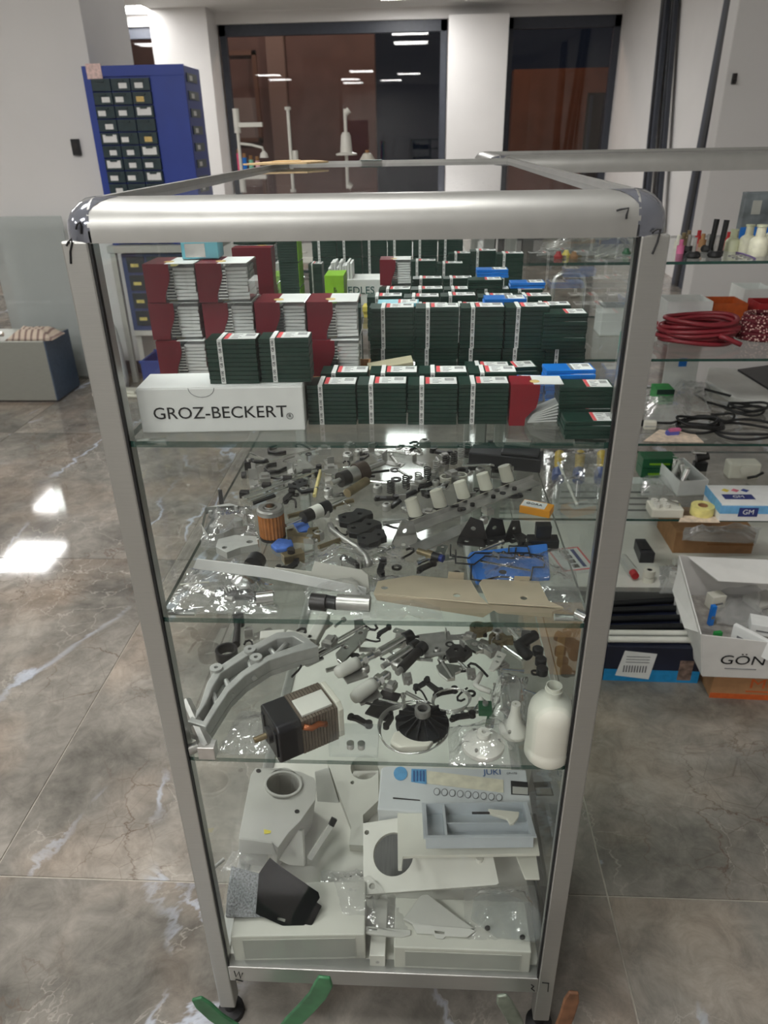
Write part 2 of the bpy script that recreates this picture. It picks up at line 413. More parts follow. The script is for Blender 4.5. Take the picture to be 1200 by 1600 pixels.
wo = wf.build('window_frame', mat('worn_wood_frame', (124, 92, 76), .7), b)
MB().bb(-4.15, -.03, 1.38, -3.75, -.01, 2.82).build('pane', mat('dim_pane', (84, 72, 70), .2), wo)
MB().bb(-3.66, -.03, 1.38, -3.05, -.01, 2.1).build('pane', mat('pale_curtain', (160, 146, 140), .8), wo)
b2 = thing('street_house', 'low orange house with dark gate across the street behind the doorway', 'building', (0, 17, -.05))
MB().bb(2.2, 0, 0, 9, .4, 2.55).build('wall', M_fac2, b2)
MB().bb(3.75, -.06, 0, 5.2, 0, 2.1).build('gate', mat('dark_gate', (48, 40, 36), .7), b2)
for k in range(5): MB().bb(3.8+.28*k, -.09, .05, 3.86+.28*k, -.06, 2.05).build('gate_bar', M_frame, b2)
# ================================================================ display cabinets
def quarter(r, n=6):      # rounded outer edge of the top rail, as (depth, height) measured from the outer top corner
    return [(r-r*cos(pi/2*i/n), -(r-r*sin(pi/2*i/n))) for i in range(n+1)]
def cabinet(name, label, x0, y0, x1, y1, H, zb, shelves, mids=()):
    W_, D_ = x1-x0, y1-y0
    t = thing(name, label, 'display case', (x0, y0, 0))
    P = .025
    # posts
    for px, py in ((0, 0), (W_-P, 0), (0, D_-P), (W_-P, D_-P)):
        m = MB().bb(px, py, .035, px+P, py+P, H-.034)
        m.build('post', M_alu, t, bev=.002)
        f = MB().lathe([(.0, 0), (.021, 0), (.021, .012), (.010, .018), (.008, .035)], 16, Matrix.Translation((px+P/2, py+P/2, 0)))
        f.build('foot', M_rub, t, smooth=True)
    # rounded top rails, two long two short
    R_ = .026; prof = [(.032, 0)]+[(d, h) for d, h in reversed(quarter(R_))]+[(0, -.036), (.006, -.036), (.006, -.03), (.032, -.03)]
    prof = [(.040, 0), (.040, -.004)] and prof
    def rail(a, b, ax, sgn, off):
        n = len(prof); vs_ = []
        for s_ in (a, b):
            for d, h in prof:
                q = off+sgn*d
                vs_.append((s_, q, H+h) if ax == 'x' else (q, s_, H+h))
        fs = [(i, (i+1) % n, n+(i+1) % n, n+i) for i in range(n)]+[tuple(range(n)), tuple(range(2*n-1, n-1, -1))]
        mb = MB().add(vs_, fs)
        o = mb.build('top_rail', M_alu2, t, smooth=30)
        bm = bmesh.new(); bm.from_mesh(o.data); bmesh.ops.recalc_face_normals(bm, faces=bm.faces); bm.to_mesh(o.data); bm.free()
        o.data.set_sharp_from_angle(angle=radians(30))
    cc = .027
    rail(cc, W_-cc, 'x', 1, 0); rail(cc, W_-cc, 'x', -1, D_); rail(cc, D_-cc, 'y', 1, 0); rail(cc, D_-cc, 'y', -1, W_)
    # smoky corner caps: rounded on the outside
    for px, py, a in ((0, 0, 0), (W_, 0, pi/2), (W_, D_, pi), (0, D_, -pi/2)):
        m = MB(); ng = 6; rows = []
        vs_ = []; K = 7
        for j in range(K+1):
            if j <= 5: d, h = quarter(.026, 5)[5-j]; ins = d; z = h
            else: ins = 0; z = -.036 if j == 7 else -.03
            ring = []
            rr = .024
            for i in range(ng+1):
                q = pi+pi/2*i/ng
                ring.append((max(ins, 0)+rr+(rr)*cos(q), max(ins, 0)+rr+rr*sin(q)))
            ring = [(.029, ins)] + ring[::-1] + [(ins, .029)]
            ring.append((.029, .029))
            vs_ += [(x, y, z) for x, y in ring]
        n = ng+4; fs = []
        for j in range(K):
            for i in range(n): fs.append((j*n+i, j*n+(i+1) % n, (j+1)*n+(i+1) % n, (j+1)*n+i))
        fs += [tuple(range(n)), tuple(K*n+i for i in reversed(range(n)))]
        o = m.add(vs_, fs).build('corner_cap', M_capg, t, (px, py, H+.0005), (0, 0, a))
        bm = bmesh.new(); bm.from_mesh(o.data); bmesh.ops.recalc_face_normals(bm, faces=bm.faces); bm.to_mesh(o.data); bm.free()
        o.data.polygons.foreach_set('use_smooth', [True]*len(o.data.polygons)); o.data.set_sharp_from_angle(angle=radians(50))
    # bottom rails
    for a in ((P, 0, W_-P, .022), (P, D_-.022, W_-P, D_), (0, P, .022, D_-P), (W_-.022, P, W_, D_-P)):
        MB().bb(a[0], a[1], zb-.032, a[2], a[3], zb+.004).build('bottom_rail', M_alu, t, bev=.0015)
    MB().bb(.022, .022, zb-.016, W_-.022, D_-.022, zb).build('base_board', M_white, t)
    # glass: top and sides set into the profiles
    MB().bb(.030, .030, H-.012, W_-.030, D_-.030, H-.006).build('top_glass', M_top, t)
    for a in ((.010, P, .014, D_-P), (W_-.014, P, W_-.010, D_-P)):
        MB().bb(a[0], a[1], zb+.004, a[2], a[3], H-.03).build('side_glass', M_pane, t)
    # dark gasket lines along the inner edge of the front posts
    for gx in (P, W_-P-.0025):
        MB().bb(gx, .001, zb+.004, gx+.0018, .006, H-.036).build('gasket', M_rub, t)
    for z in shelves:
        o = shelf(t, .020, .004, W_-.020, D_-.02, z)
        for sx in (.0255, W_-.0255):
            for sy in (.03, D_-.05):
                s_ = 1 if sx < W_/2 else -1
                MB().cyl((sx-.004*s_, sy, z-.0115), (sx+.030*s_, sy, z-.0105), .0036, .0042, 10).build('shelf_support', M_steel, t, smooth=True)
    return t
def shelf(t, x0, y0, x1, y1, z, th=.0065):
    m = MB()
    poly = rrect(x0, y0, x1, y1, .012, 4); n = len(poly)
    m.add([(x, y, z-th) for x, y in poly]+[(x, y, z) for x, y in poly], [tuple(reversed(range(n))), tuple(range(n, 2*n))])
    m.cur = 1
    m.add([(x, y, z-th) for x, y in poly]+[(x, y, z) for x, y in poly], [(i, (i+1) % n, n+(i+1) % n, n+i) for i in range(n)])
    return m.build('glass_shelf', [M_shelf, M_edge], t)
Z1, Z2, Z3, ZB = 1.0216, .8059, .5883, .1466
cab = cabinet('display_cabinet', 'aluminium framed glass display cabinet in the foreground, end towards the camera', 0, 0, .53, 1.08, 1.246, ZB-.004, (Z1, Z2, Z3))
MB().bb(.027, .004, ZB+.002, .503, .008, 1.211).build('end_glass', M_pane, cab)
Y2 = 1.09
W1, W2, W3, W4, WB = 1.027, .802, .582, .364, .13
cab2 = cabinet('display_cabinet', 'aluminium framed glass display cabinet crossing behind at the right, full of spare parts', .46, Y2, 2.0, Y2+.5, 1.250, WB, (W1, W2, W3, W4))
# handwritten marks in black marker: strokes lying on the metal
def marks(parent, strokes, r=.0009):
    m = MB()
    for s_ in strokes: m.tube(s_, r, 6)
    return m.build('marker_mark', M_ink, parent)
def mk(pts, y=-.0005): return [(x, y, z) for x, z in ((Y(u, v, 0).x, Y(u, v, 0).z) for u, v in pts)]
marks(cab, [mk([(104, 384), (107, 378), (112, 373), (113, 380), (110, 393), (111, 412)])])
marks(cab, [mk([(119, 358), (121, 350), (126, 347), (127, 352), (127, 365)], -.0006)])
marks(cab, [mk([(963, 329), (970, 327), (982, 325), (979, 335), (978, 342)], -.0006)])
marks(cab, [mk([(1018, 363), (1026, 358), (1032, 358), (1027, 378), (1019, 397)])])
marks(cab, [mk([(366, 1517), (369, 1526), (373, 1518), (376, 1528), (379, 1520)]), mk([(368, 1530), (380, 1533)])], .0008)
marks(cab, [mk([(847, 1535), (858, 1536)]), mk([(857, 1537), (856, 1549)])], .0008)
marks(cab, [mk([(830, 1538), (834, 1541), (830, 1544), (835, 1548)])], .0008)
# ================================================================ top shelf: needle boxes
def lab_mesh(w, d, z, red=True, name='printed_label'):
    m = MB(); m.cur = 0; m.bb(0, 0, z, w, d, z+.0003)
    m.cur = 1
    if red: m.bb(0, 0, z+.0003, w*.13, d, z+.0005)
    m.cur = 2
    for i in range(4): m.bb(w*.22, d*(.16+.2*i), z+.0003, w*(.42+.09*(i % 2)), d*(.20+.2*i), z+.0005)
    for i in range(3): m.bb(w*.62, d*(.50+.14*i), z+.0003, w*.92, d*(.56+.14*i), z+.0005)
    return m
def green_box_proto(w=.0515, h=.043, d=.031, k=10, body=None, side=None, lead='needle_box'):
    t = thing(lead, '', 'needle box')
    m = MB(); hh = h/k
    for i in range(k):
        j = random.uniform(-.0004, .0004)
        m.cur = 0; m.bb(.0006+j, .0005, i*hh, w-.0006+j, d-.0006, (i+1)*hh-.0007)
    m.cur = 0; m.bb(.0016, .0016, .0003, w-.0016, d-.0016, h-.0008)
    if side: m.cur = 1; m.bb(w-.0008, .0002, .001, w-.0001, d-.001, h-.001)
    m.build('pack_stack', [body or M_green, side or M_lime], t)
    s = MB().bb(w*.24, -.0002, 0, w*.24+.0046, .0004, h).bb(w*.24, -.0002, h-.0004, w*.24+.0046, d, h+.0002)
    so = s.build('wrap_strip', M_paper, t)
    for q in range(3):
        text('GB 100', .0036, M_ink, so, (w*.24+.0023, -.0004, h*(.17+.33*q)), (pi/2, -pi/2, 0))
    lab_mesh(w*.62, d*.72, h).build('printed_label', [M_paper, M_red, M_grayprint], t, (w*.36, d*.12, -.0002))
    return t
GB = green_box_proto()
GBL = green_box_proto(side=M_lime)
def maroon_proto(w=.0555, h=.0400, d=.050):
    t = thing('needle_box', '', 'needle box')
    MB().bb(0, 0, 0, w, d, h).build('clear_case', M_clear, t, bev=.0008)
    # sleeve with the scooped edge
    out = [(0, 0), (w*.36, 0)]
    for i in range(9):
        a = i/8; out.append((w*(.36+.14*sin(pi*(a*.5))**2) + w*.02*sin(pi*a), h*(.12+.70*a)))
    out += [(w*.50, h), (0, h)]
    m = MB(); n = len(out)
    m.add([(x, -.0004, z) for x, z in out]+[(x, .0004, z) for x, z in out], [tuple(range(n)), tuple(reversed(range(n, 2*n)))]+[(i, n+i, n+(i+1) % n, (i+1) % n) for i in range(n)])
    m.bb(0, 0, h-.0003, w*.42, d, h+.0004); m.bb(-.0004, 0, 0, .0003, d, h)
    sl = m.build('card_sleeve', M_maroon, t)
    # the printed lid strip with a small gold medallion
    MB().bb(w*.42, .001, h-.0001, w-.001, d-.001, h+.0003).build('lid_label', M_paper, t)
    MB().cyl((w*.44, d*.3, h+.0003), (w*.44, d*.3, h+.0007), .0055, n=14).build('medallion', mat('pale_gold_print', (226, 196, 130), .5), t)
    m = MB()
    for i in range(9):
        z = .0022+i*(h-.006)/9; x = random.uniform(-.0008, .0008)
        R = Matrix.Translation((w*.76+x, d*.45, z+.0016)) @ Matrix.Rotation(random.uniform(-.03, .05), 4, 'Y')
        m.box((0, 0, 0), (w*.42, d*.75, .0030), R)
    m.build('paper_packs', M_paper, t)
    m = MB()
    for i in range(10):
        z = .0030+i*(h-.008)/10
        m.bb(w*.38, .0014, z, w*.57, .006, z+.0014)
    m.build('needle_tips', M_steel, t)
    MB().bb(w*.36, .007, .002, w*.56, d*.5, h*.85).build('inner_liner', M_black, t)
    return t
MR = maroon_proto()
_used = set()
def place(proto, label, loc, rz=0, scale=(1, 1, 1), group=None):
    o = proto if id(proto) not in _used else copy_tree(proto)
    _used.add(id(proto))
    o.location = loc; o.rotation_euler = (0, 0, rz); o.scale = scale
    o['label'] = label
    if group: o['group'] = group
    elif 'group' in o: del o['group']
    return o
def gb(label, x, y, z, w=.0515, h=.043, d=.031, rz=0, p=None, group='wrapped green needle boxes'):
    return place(p or GB, label, (x, y, z), rz, (w/.0515, d/.031, h/.043), group)
# protos keep their own mesh; copies share it
T = Z1
# --- white carton
ct = thing('carton', 'long white carton printed GROZ-BECKERT at the left of the top shelf', 'carton', (.033, .026, T), .055)
MB().bb(0, 0, 0, .168, .052, .047).build('carton_body', M_paper, ct, bev=.0012)
MB().bb(.001, .001, .047, .167, .051, .0476).build('lid_flap', M_paper, ct)
m = MB(); pts = [(.066+.013*cos(pi+pi*i/10), .0470+.0095*sin(pi+pi*i/10)) for i in range(11)]
m.tube([(x, -.0002, z) for x, z in pts], .0003, 4); m.build('thumb_notch', M_grayprint, ct)
text('GROZ-BECKERT', .0178, M_ink, ct, (.082, -.0003, .0205), FRONT, sx=1.06)
text('R', .0052, M_ink, ct, (.153, -.0003, .0160), FRONT)
m = MB(); m.tube([(.153+.0032*cos(2*pi*i/14), -.0003, .0160+.0032*sin(2*pi*i/14)) for i in range(14)], .00025, 4, True); m.build('ring_mark', M_ink, ct)
# --- front row
for i, (x, lb) in enumerate(((.2012, 'wrapped green needle box next to the white carton in the front row'), (.2532, 'second wrapped green needle box of the front row, from the carton'),
                             (.3055, 'third wrapped green needle box of the front row, from the carton'), (.3578, 'wrapped green needle box touching the maroon clear box in the front row'))):
    gb(lb, x, .052+.002*(i % 2), T)
for i, (x, lb) in enumerate(((.2110, 'green needle box behind the first one of the front row'), (.2640, 'green needle box behind the second one of the front row'), (.3170, 'green needle box behind the third one of the front row'), (.3695, 'green needle box behind the fourth one of the front row'))):
    gb(lb, x, .089, T, h=.0445, rz=.0)
# open maroon case in the front row with the packs fanned out
mo = thing('needle_box', 'maroon and clear needle case with fanned white packs in the front row', 'needle box', (.4108, .050, T))
MB().bb(0, 0, 0, .0525, .030, .0435).build('clear_case', M_clear, mo, bev=.0008)
m = MB(); out = [(0, 0), (.0155, 0), (.016, .008), (.021, .014), (.026, .019), (.0275, .026), (.0285, .034), (.0285, .0435), (0, .0435)]
n = len(out); m.add([(x, -.0004, z) for x, z in out]+[(x, .0006, z) for x, z in out], [tuple(range(n)), tuple(reversed(range(n, 2*n)))]+[(i, n+i, n+(i+1) % n, (i+1) % n) for i in range(n)])
m.bb(0, 0, .0435, .022, .030, .0440); m.bb(-.0004, 0, 0, .0002, .03, .0435)
m.build('card_sleeve', mat('bright_maroon_card', (140, 26, 40), .4, 0, .06, 60), mo)
MB().bb(.022, .001, .0436, .052, .029, .0441).build('lid_label', M_paper, mo)
MB().cyl((.024, .010, .0441), (.024, .010, .0444), .005, n=14).build('medallion', mat('pale_gold_print', (226, 196, 130), .5), mo)
for i in range(6):
    MB().box((0, 0, 0), (.030, .020, .0016)).build('paper_pack', M_paper, mo, (.034+.0006*i, .013, .0035+.0026*i), (0, -.05-.075*i, 0))
# --- green boxes on the carton
gb('wrapped green needle box on the left of the two standing on the white carton', .1055, .040, T+.0482, w=.0510, h=.0445, rz=.02)
gb('wrapped green needle box on the right of the two standing on the white carton', .1575, .0445, T+.0482, w=.0510, h=.0445, rz=.02)
# --- tray behind carrying the maroon columns
tr = thing('cardboard_tray', 'low brown cardboard tray under the maroon needle boxes', 'tray', (.018, .128, T))
MB().bb(0, 0, 0, .240, .075, .002).build('tray_floor', M_kraft, tr); MB().bb(0, 0, .002, .240, .002, .0285).bb(0, .073, .002, .240, .075, .0285).bb(0, .002, .002, .002, .073, .0285).bb(.238, .002, .002, .240, .073, .0285).build('tray_wall', M_kraft, tr)
TZ = T+.0288
for lb, x, k in (('maroon needle box at the bottom of the leftmost column', .0225, 0), ('maroon needle box in the middle of the leftmost column', .0200, 1), ('maroon needle box on top of the leftmost column', .0215, 2),
                 ('maroon needle box at the bottom of the second column, behind the green boxes', .0815, 0), ('maroon needle box in the middle of the second column', .0800, 1), ('maroon needle box on top of the second column from the left', .0785, 2),
                 ('lower maroon needle box of the third column, behind the green boxes', .1385, 0), ('upper maroon needle box of the third column', .1375, 1),
                 ('lower maroon needle box of the fourth column, beside the green rows', .1955, 0), ('upper maroon needle box of the fourth column, beside the green rows', .1950, 1)):
    place(MR, lb, (x, .131+.002*(k % 2), TZ+.0412*k), random.uniform(-.02, .02), (1, 1, 1), 'maroon needle boxes')
# --- stacks of loose packs
def pack_proto(name, matl, w=.0540, d=.028, h=.0044, label=True):
    t = thing(name, '', 'needle pack')
    MB().bb(0, 0, 0, w, d, h).build('sleeve', matl, t, bev=.0006)
    if label: lab_mesh(w*.46, d*.86, h).build('printed_label', [M_paper, M_red if matl != M_blue else M_grayprint, M_grayprint], t, (w*.50, d*.07, -.0001))
    return t
PG = pack_proto('needle_pack', M_green); PB = pack_proto('needle_pack', M_blue)
PX = pack_proto('needle_pack', mat('beige_card', (186, 178, 150), .6, 0, .06, 60), label=False)
PY = pack_proto('needle_pack', M_yellow); PA = pack_proto('needle_pack', mat('aqua_plastic', (120, 196, 214), .3, 0, .08, 60, coat=.3))
ORD = ['topmost']+[q+' down' for q in 'second third fourth fifth sixth seventh eighth ninth tenth'.split()]
def stack(p, n, what, x, y, z, rz=0, jit=.0012, w=1, tilt=0):
    for i in range(n):
        o = place(p, f'{what}, {ORD[n-1-i]}' if n > 1 else what, (x+random.uniform(-jit, jit), y+random.uniform(-jit, jit), z+i*.00465), rz+random.uniform(-.03, .03), (w, 1, 1), what)
        if tilt: o.rotation_euler = (0, -tilt*i, rz+random.uniform(-.04, .04)); o.location.z += .0006*i
stack(PG, 4, 'green needle pack at the front right corner', .4605, .012, T)
stack(PG, 9, 'green needle pack behind the front right corner', .4595, .048, T)
stack(PB, 8, 'bright blue needle pack by the right side glass', .4575, .122, T, .02)
stack(PB, 5, 'blue needle pack behind the maroon case', .4020, .128, T, -.02)
stack(PX, 7, 'beige needle pack fanned out beside the maroon column', .2600, .125, T+.0020, .06, .001, .95, .025)
gb('low green needle box in front of the second row, right of the beige packs', .3160, .130, T, h=.0300)
gb('low green needle box in front of the second row, behind the blue packs', .3700, .160, T, h=.0300, d=.028)
stack(PG, 6, 'loose green needle pack leaning over the blue ones', .4020, .162, T, .1, .001)
# --- second row, two high
for i, (x, n_) in enumerate(((.2585, 'first'), (.3112, 'second'), (.3640, 'third'), (.4165, 'fourth'))):
    gb(f'green needle box underneath, {n_} of the second row', x, .200, T, h=.0415)
    gb(f'tall wrapped green needle box on top, {n_} of the second row', x+.0008, .199, T+.0418, h=.0480, rz=.0)
stack(PG, 9, 'green needle pack piled at the right end of the second row', .4605, .192, T+.0418, 0, .0005, .94)
gb('green needle box under the piled packs at the right end of the second row', .4665, .197, T, w=.048, h=.0415)
# --- further rows
rows = [(.300, .0700, (.250, .303, .356, .409, .462), 'third'), (.400, .0640, (.240, .293, .346, .399, .452), 'fourth'), (.520, .0520, (.250, .302, .354, .406, .458), 'fifth'), (.640, .0480, (.250, .303, .356, .409), 'sixth')]
for y, h, xs, nm in rows:
    for i, x in enumerate(xs):
        gb(f'green needle box in the {nm} row, {["first", "second", "third", "fourth", "fifth"][i]} from the left', x, y+random.uniform(-.006, .006), T, h=h, rz=random.uniform(-.02, .02))
stack(PA, 1, 'pale turquoise flat pack lying on the third row', .262, .302, T+.0702)
stack(PB, 2, 'blue needle pack on the third row near the right', .400, .302, T+.0702)
stack(PB, 2, 'blue needle pack on the fifth row at the right side', .458, .52, T+.0522)
stack(PB, 3, 'blue needle pack on the sixth row', .415, .645, T+.0482)
stack(PG, 3, 'green needle pack on the fifth row, third box', .392, .522, T+.0522)
stack(PY, 5, 'yellow needle pack by the right side glass, far back', .462, .62, T)
stack(PY, 4, 'yellow needle pack behind the maroon case, far back', .222, .56, T)
place(MR, 'maroon needle box standing below another far back in the middle', (.250, .585, T), 0, (.93, .8, 1), 'maroon needle boxes'); place(MR, 'maroon needle box on top, alone far back in the middle', (.250, .585, T+.0482), 0, (.93, .8, 1.0), 'maroon needle boxes')
# maroon pile and green pile at the left, further back
for k in range(3): place(MR, ['lowest', 'middle', 'upper'][k]+' maroon needle box of the pile turned sideways behind the columns', (.075+.052, .300, T+.0485*k), pi/2, (.9, 1.0, 1.2), 'maroon needle boxes')
stack(PG, 2, 'green needle pack on the sideways maroon pile', .074, .322, T+.147)
for k in range(3): gb(['lowest', 'middle', 'upper'][k]+' green needle box of the tower with lime side, at the left', .0610, .600, T+.0420*k, h=.0415, d=.05, p=GBL)
gb('narrow green needle box standing beside the lime sided tower', .122, .640, T, w=.024, h=.075)
for i in range(6):
    for k in range(2):
        gb(f'{["lower", "upper"][k]} green needle box in the back row, {["first", "second", "third", "fourth", "fifth", "sixth"][i]} from the left', .0900+.0525*i, .920, T+.0475*k, h=.0465)
gb('green needle box before the back row at the right', .372, .86, T, h=.060); gb('green needle box at the right far end', .4147, .852, T, h=.0655); gb('green needle box at the far right by the side glass', .4600, .784, T, h=.0690)
gb('green needle box before the back row, left', .295, .80, T, h=.055); gb('green needle box before the back row, middle', .347, .80, T, h=.05)
# pale cartons and lime carton in the middle
c2 = thing('needle_carton', 'open white carton with upright paper needle packs, marked NEEDLES', 'carton', (.150, .66, T))
MB().bb(0, 0, 0, .100, .060, .045).build('carton_body', M_paper, c2, bev=.001)
text('NEEDLES', .018, mat('dark_teal_print', (40, 92, 88), .6), c2, (.05, -.0005, .026), FRONT)
for i in range(9): MB().bb(.004+.0048*i, .004, .045, .0078+.0048*i, .05, .068+random.uniform(-.006, .006)).build('paper_pack', M_paper, c2)
c3 = thing('lime_carton', 'lime green upright carton in the middle of the top shelf', 'carton', (.158, .575, T))
MB().bb(0, 0, 0, .032, .055, .066).build('carton_body', M_lime, c3, bev=.0008)
text('Orange', .008, M_ink, c3, (.016, -.0004, .035), (pi/2, -pi/2, 0))
aq = thing('needle_pack', 'shiny silver and turquoise flat pack on top of the maroon columns', 'needle pack', (.058, .155, TZ+.1238), .05)
MB().bb(0, 0, 0, .040, .03, .018).build('case', mat('aqua_plastic', (120, 196, 214)), aq, bev=.001); MB().bb(.004, -.0003, .002, .026, .0002, .016).build('foil_print', M_steel, aq)
# ================================================================ helpers for loose parts on shelves
from mathutils import noise as mnoise
def flat(name, label, cat, pts, z, th, matl, holes=(), group=None, bev=.0006, lift=0.0, parent=None):
    """sheet lying on a surface: outline on the surface at z, real thickness"""
    P_ = [S(u, v, z) for u, v in pts]
    c = sum(P_, Vector())/len(P_); c.z = z
    out = [(p.x-c.x, p.y-c.y) for p in P_]
    hs = []
    for u, v, r in holes:
        q = S(u, v, z); rx = (S(u+r, v, z)-q).length
        hs.append(circ(q.x-c.x, q.y-c.y, rx, 14))
    me = plate_mesh(name, out, hs, 0, th, min(bev, th*.3))
    o = obj(name, me, matl, parent, c+Vector((0, 0, lift)))
    if parent is None: tag(o, label, cat, group)
    return o
def upright_poly(name, pts, y, th, matl, parent=None, holes=(), bev=.0005, origin=None):
    """sheet standing on edge at depth y, thickness th away from the camera"""
    P_ = [Y(u, v, y) for u, v in pts]
    c = origin if origin is not None else sum(P_, Vector())/len(P_)
    hs = []
    for u, v, r in holes:
        q = Y(u, v, y); rx = (Y(u+r, v, y)-q).length; hs.append(circ(q.x-c.x, q.z-c.z, rx, 18))
    me = plate_mesh(name, [(p.x-c.x, p.z-c.z) for p in P_], hs, -th, 0, min(bev, th*.3))
    return obj(name, me, matl, parent, (c.x, y, c.z) if parent is None else (c.x, y, c.z), FRONT)
def rod(name, label, cat, a, b, z, r, matl, r2=None, n=12, group=None, parent=None, za=None, zb=None):
    p = S(a[0], a[1], z if za is None else za); q = S(b[0], b[1], z if zb is None else zb); up = Vector((0, 0, r))
    c = (p+q)/2
    o = MB().cyl(p+up-c, q+up-c, r, r2, n).build(name, matl, parent, c, smooth=True)
    if parent is None: tag(o, label, cat, group)
    return o
def wire(name, label, cat, pts, z, r, matl, group=None, dz=0, closed=False, parent=None, n=6):
    P_ = [S(u, v, z)+Vector((0, 0, r+dz*i/len(pts))) for i, (u, v) in enumerate(pts)]
    c = sum(P_, Vector())/len(P_)
    o = MB().tube([p-c for p in P_], r, n, closed).build(name, matl, parent, c, smooth='all')
    if parent is None: tag(o, label, cat, group)
    return o
def bag(name, label, q, z, h, matl, seed=0, n=18, cat='plastic bag', group=None, rough=1.0):
    """crumpled see-through bag: two sheets meeting at the rim, over the four corners q"""
    c = [S(u, v, z) for u, v in q]; o_ = sum(c, Vector())/4
    vs_ = []; fs = []
    for side in (0, 1):
        for i in range(n+1):
            for j in range(n+1):
                a, b_ = i/n, j/n
                e = min(1, 3.2*min(a, 1-a, b_, 1-b_))
                e = e*e*(3-2*e)
                p = (c[0]*(1-a)+c[1]*a)*(1-b_)+(c[3]*(1-a)+c[2]*a)*b_
                w_ = mnoise.noise(Vector((p.x*30+seed*7.1, p.y*30, seed*3.3)))
                k = mnoise.noise(Vector((p.x*90+seed*5, p.y*90, seed)))
                p = p+Vector((w_, k, 0))*.004*rough
                if side == 0: zz = z+.0012+e*h*(.75+.45*w_)+abs(k)*.006*rough
                else: zz = z+.0006
                vs_.append(Vector((p.x-o_.x, p.y-o_.y, max(zz, z+.0005)-z)))
        b0 = side*(n+1)*(n+1)
        for i in range(n):
            for j in range(n):
                f = (b0+i*(n+1)+j, b0+(i+1)*(n+1)+j, b0+(i+1)*(n+1)+j+1, b0+i*(n+1)+j+1)
                fs.append(f if side == 0 else tuple(reversed(f)))
    o = MB().add(vs_, fs).build(name, matl, None, o_, smooth='all')
    return tag(o, label, cat, group)
def helix(r, h, turns, n=12): return [(r*cos(2*pi*i/n), r*sin(2*pi*i/n), h*i/(turns*n)) for i in range(int(turns*n)+1)]
# small hardware, each kind built once
def k_screw(m):
    t = MB(); t.cyl((0, 0, .0030), (.014, 0, .0030), .0016, n=8); t.cyl((.014, 0, .0030), (.017, 0, .0030), .0030, n=10); return t.mesh('screw'), m
def k_washer(m, r=.006): return MB().lathe([(r*.5, 0), (r, 0), (r, .0015), (r*.5, .0015)], 16, None, True).mesh('washer'), m
def k_nut(m): return MB().lathe([(.0022, 0), (.0048, 0), (.0048, .004), (.0022, .004)], 6, None, True).mesh('nut'), m
def k_bracket(m):
    t = MB(); t.bb(-.012, -.005, 0, .012, .005, .0016); t.bb(.0104, -.005, .0016, .012, .005, .014); t.cyl((-.006, 0, .0016), (-.006, 0, .003), .0032, n=10); return t.mesh('bracket'), m
def k_lever(m):
    t = MB(); t.prism([(-.018, -.003), (.006, -.0045), (.016, .002), (.014, .006), (.004, .003), (-.018, .003)], 0, .004); t.cyl((-.014, 0, 0), (-.014, 0, .007), .0046, n=12); t.cyl((.011, .002, 0), (.011, .002, .006), .0035, n=10); return t.mesh('lever'), m
def k_block(m):
    t = MB(); t.bb(-.008, -.006, 0, .008, .006, .008); t.bb(-.004, -.004, .008, .004, .004, .011); t.cyl((-.008, 0, .004), (-.012, 0, .004), .0025, n=8); return t.mesh('block'), m
def k_pin(m):
    t = MB(); t.cyl((-.018, 0, .0025), (.018, 0, .0025), .0025, n=10); t.cyl((-.018, 0, .0025), (-.013, 0, .0025), .0038, n=10); return t.mesh('pin'), m
def k_collar(m): return MB().lathe([(.003, 0), (.0065, 0), (.0065, .007), (.005, .009), (.003, .009)], 14, None, True).mesh('collar'), m
def k_hook(m):
    t = MB(); t.tube([(-.014, 0, .0016), (0, .0005, .0016), (.008, .002, .0016), (.012, .006, .0016), (.010, .010, .0016), (.004, .011, .0016)], .0015, 6); return t.mesh('hook'), m
def k_plate(m): return plate_mesh('plate', rrect(-.014, -.006, .014, .006, .003), [circ(-.008, 0, .002, 10), circ(.007, 0, .0028, 10)], 0, .0014), m
KIND = {}
def hardware(kind, mt, key):
    if (kind, key) not in KIND:
        me, m = kind(mt); me.materials.append(m); KIND[(kind, key)] = me
        me.polygons.foreach_set('use_smooth', [True]*len(me.polygons)); me.set_sharp_from_angle(angle=radians(35))
    return KIND[(kind, key)]
def scatter(n, boxpx, z, kinds, words_, where, group, seed, keep=None, smax=1.5, gap=.014):
    rnd = random.Random(seed); spots = []
    tries = 0
    while len(spots) < n and tries < 4000:
        tries += 1
        u = rnd.uniform(boxpx[0], boxpx[2]); v = rnd.uniform(boxpx[1], boxpx[3])
        if keep and not keep(u, v): continue
        p = S(u, v, z)
        if not (.03 < p.x < .49): continue
        if any((p-q).length < gap for q in spots): continue
        spots.append(p)
        kind, mt, key, word, cat = kinds[rnd.randrange(len(kinds))]
        me = hardware(kind, mt, key)
        o = bpy.data.objects.new(key, me); C.objects.link(o)
        s_ = rnd.uniform(.9, smax); o.scale = (s_, s_, s_); o.location = p+Vector((0, 0, .0004)); o.rotation_euler = (0, 0, rnd.uniform(0, 2*pi))
        tag(o, f'{word} {where}', cat, f'{word}s {group}')
HW = [(k_screw, M_steel, 'screw', 'small bright steel screw', 'screw'), (k_washer, M_dark, 'washer', 'small dark washer', 'washer'), (k_bracket, M_steel2, 'bracket', 'small bent steel bracket', 'bracket'),
      (k_lever, M_dark, 'lever', 'small dark steel lever', 'lever'), (k_block, M_steel2, 'block', 'small steel block', 'machine part'), (k_pin, M_steel, 'pin', 'short bright steel pin', 'pin'),
      (k_collar, M_steel2, 'collar', 'small steel collar', 'collar'), (k_hook, M_dark, 'hook', 'small dark wire hook', 'hook'), (k_plate, M_steel, 'plate', 'small slotted steel plate', 'plate'), (k_lever, M_black, 'arm', 'small black arm', 'lever')]
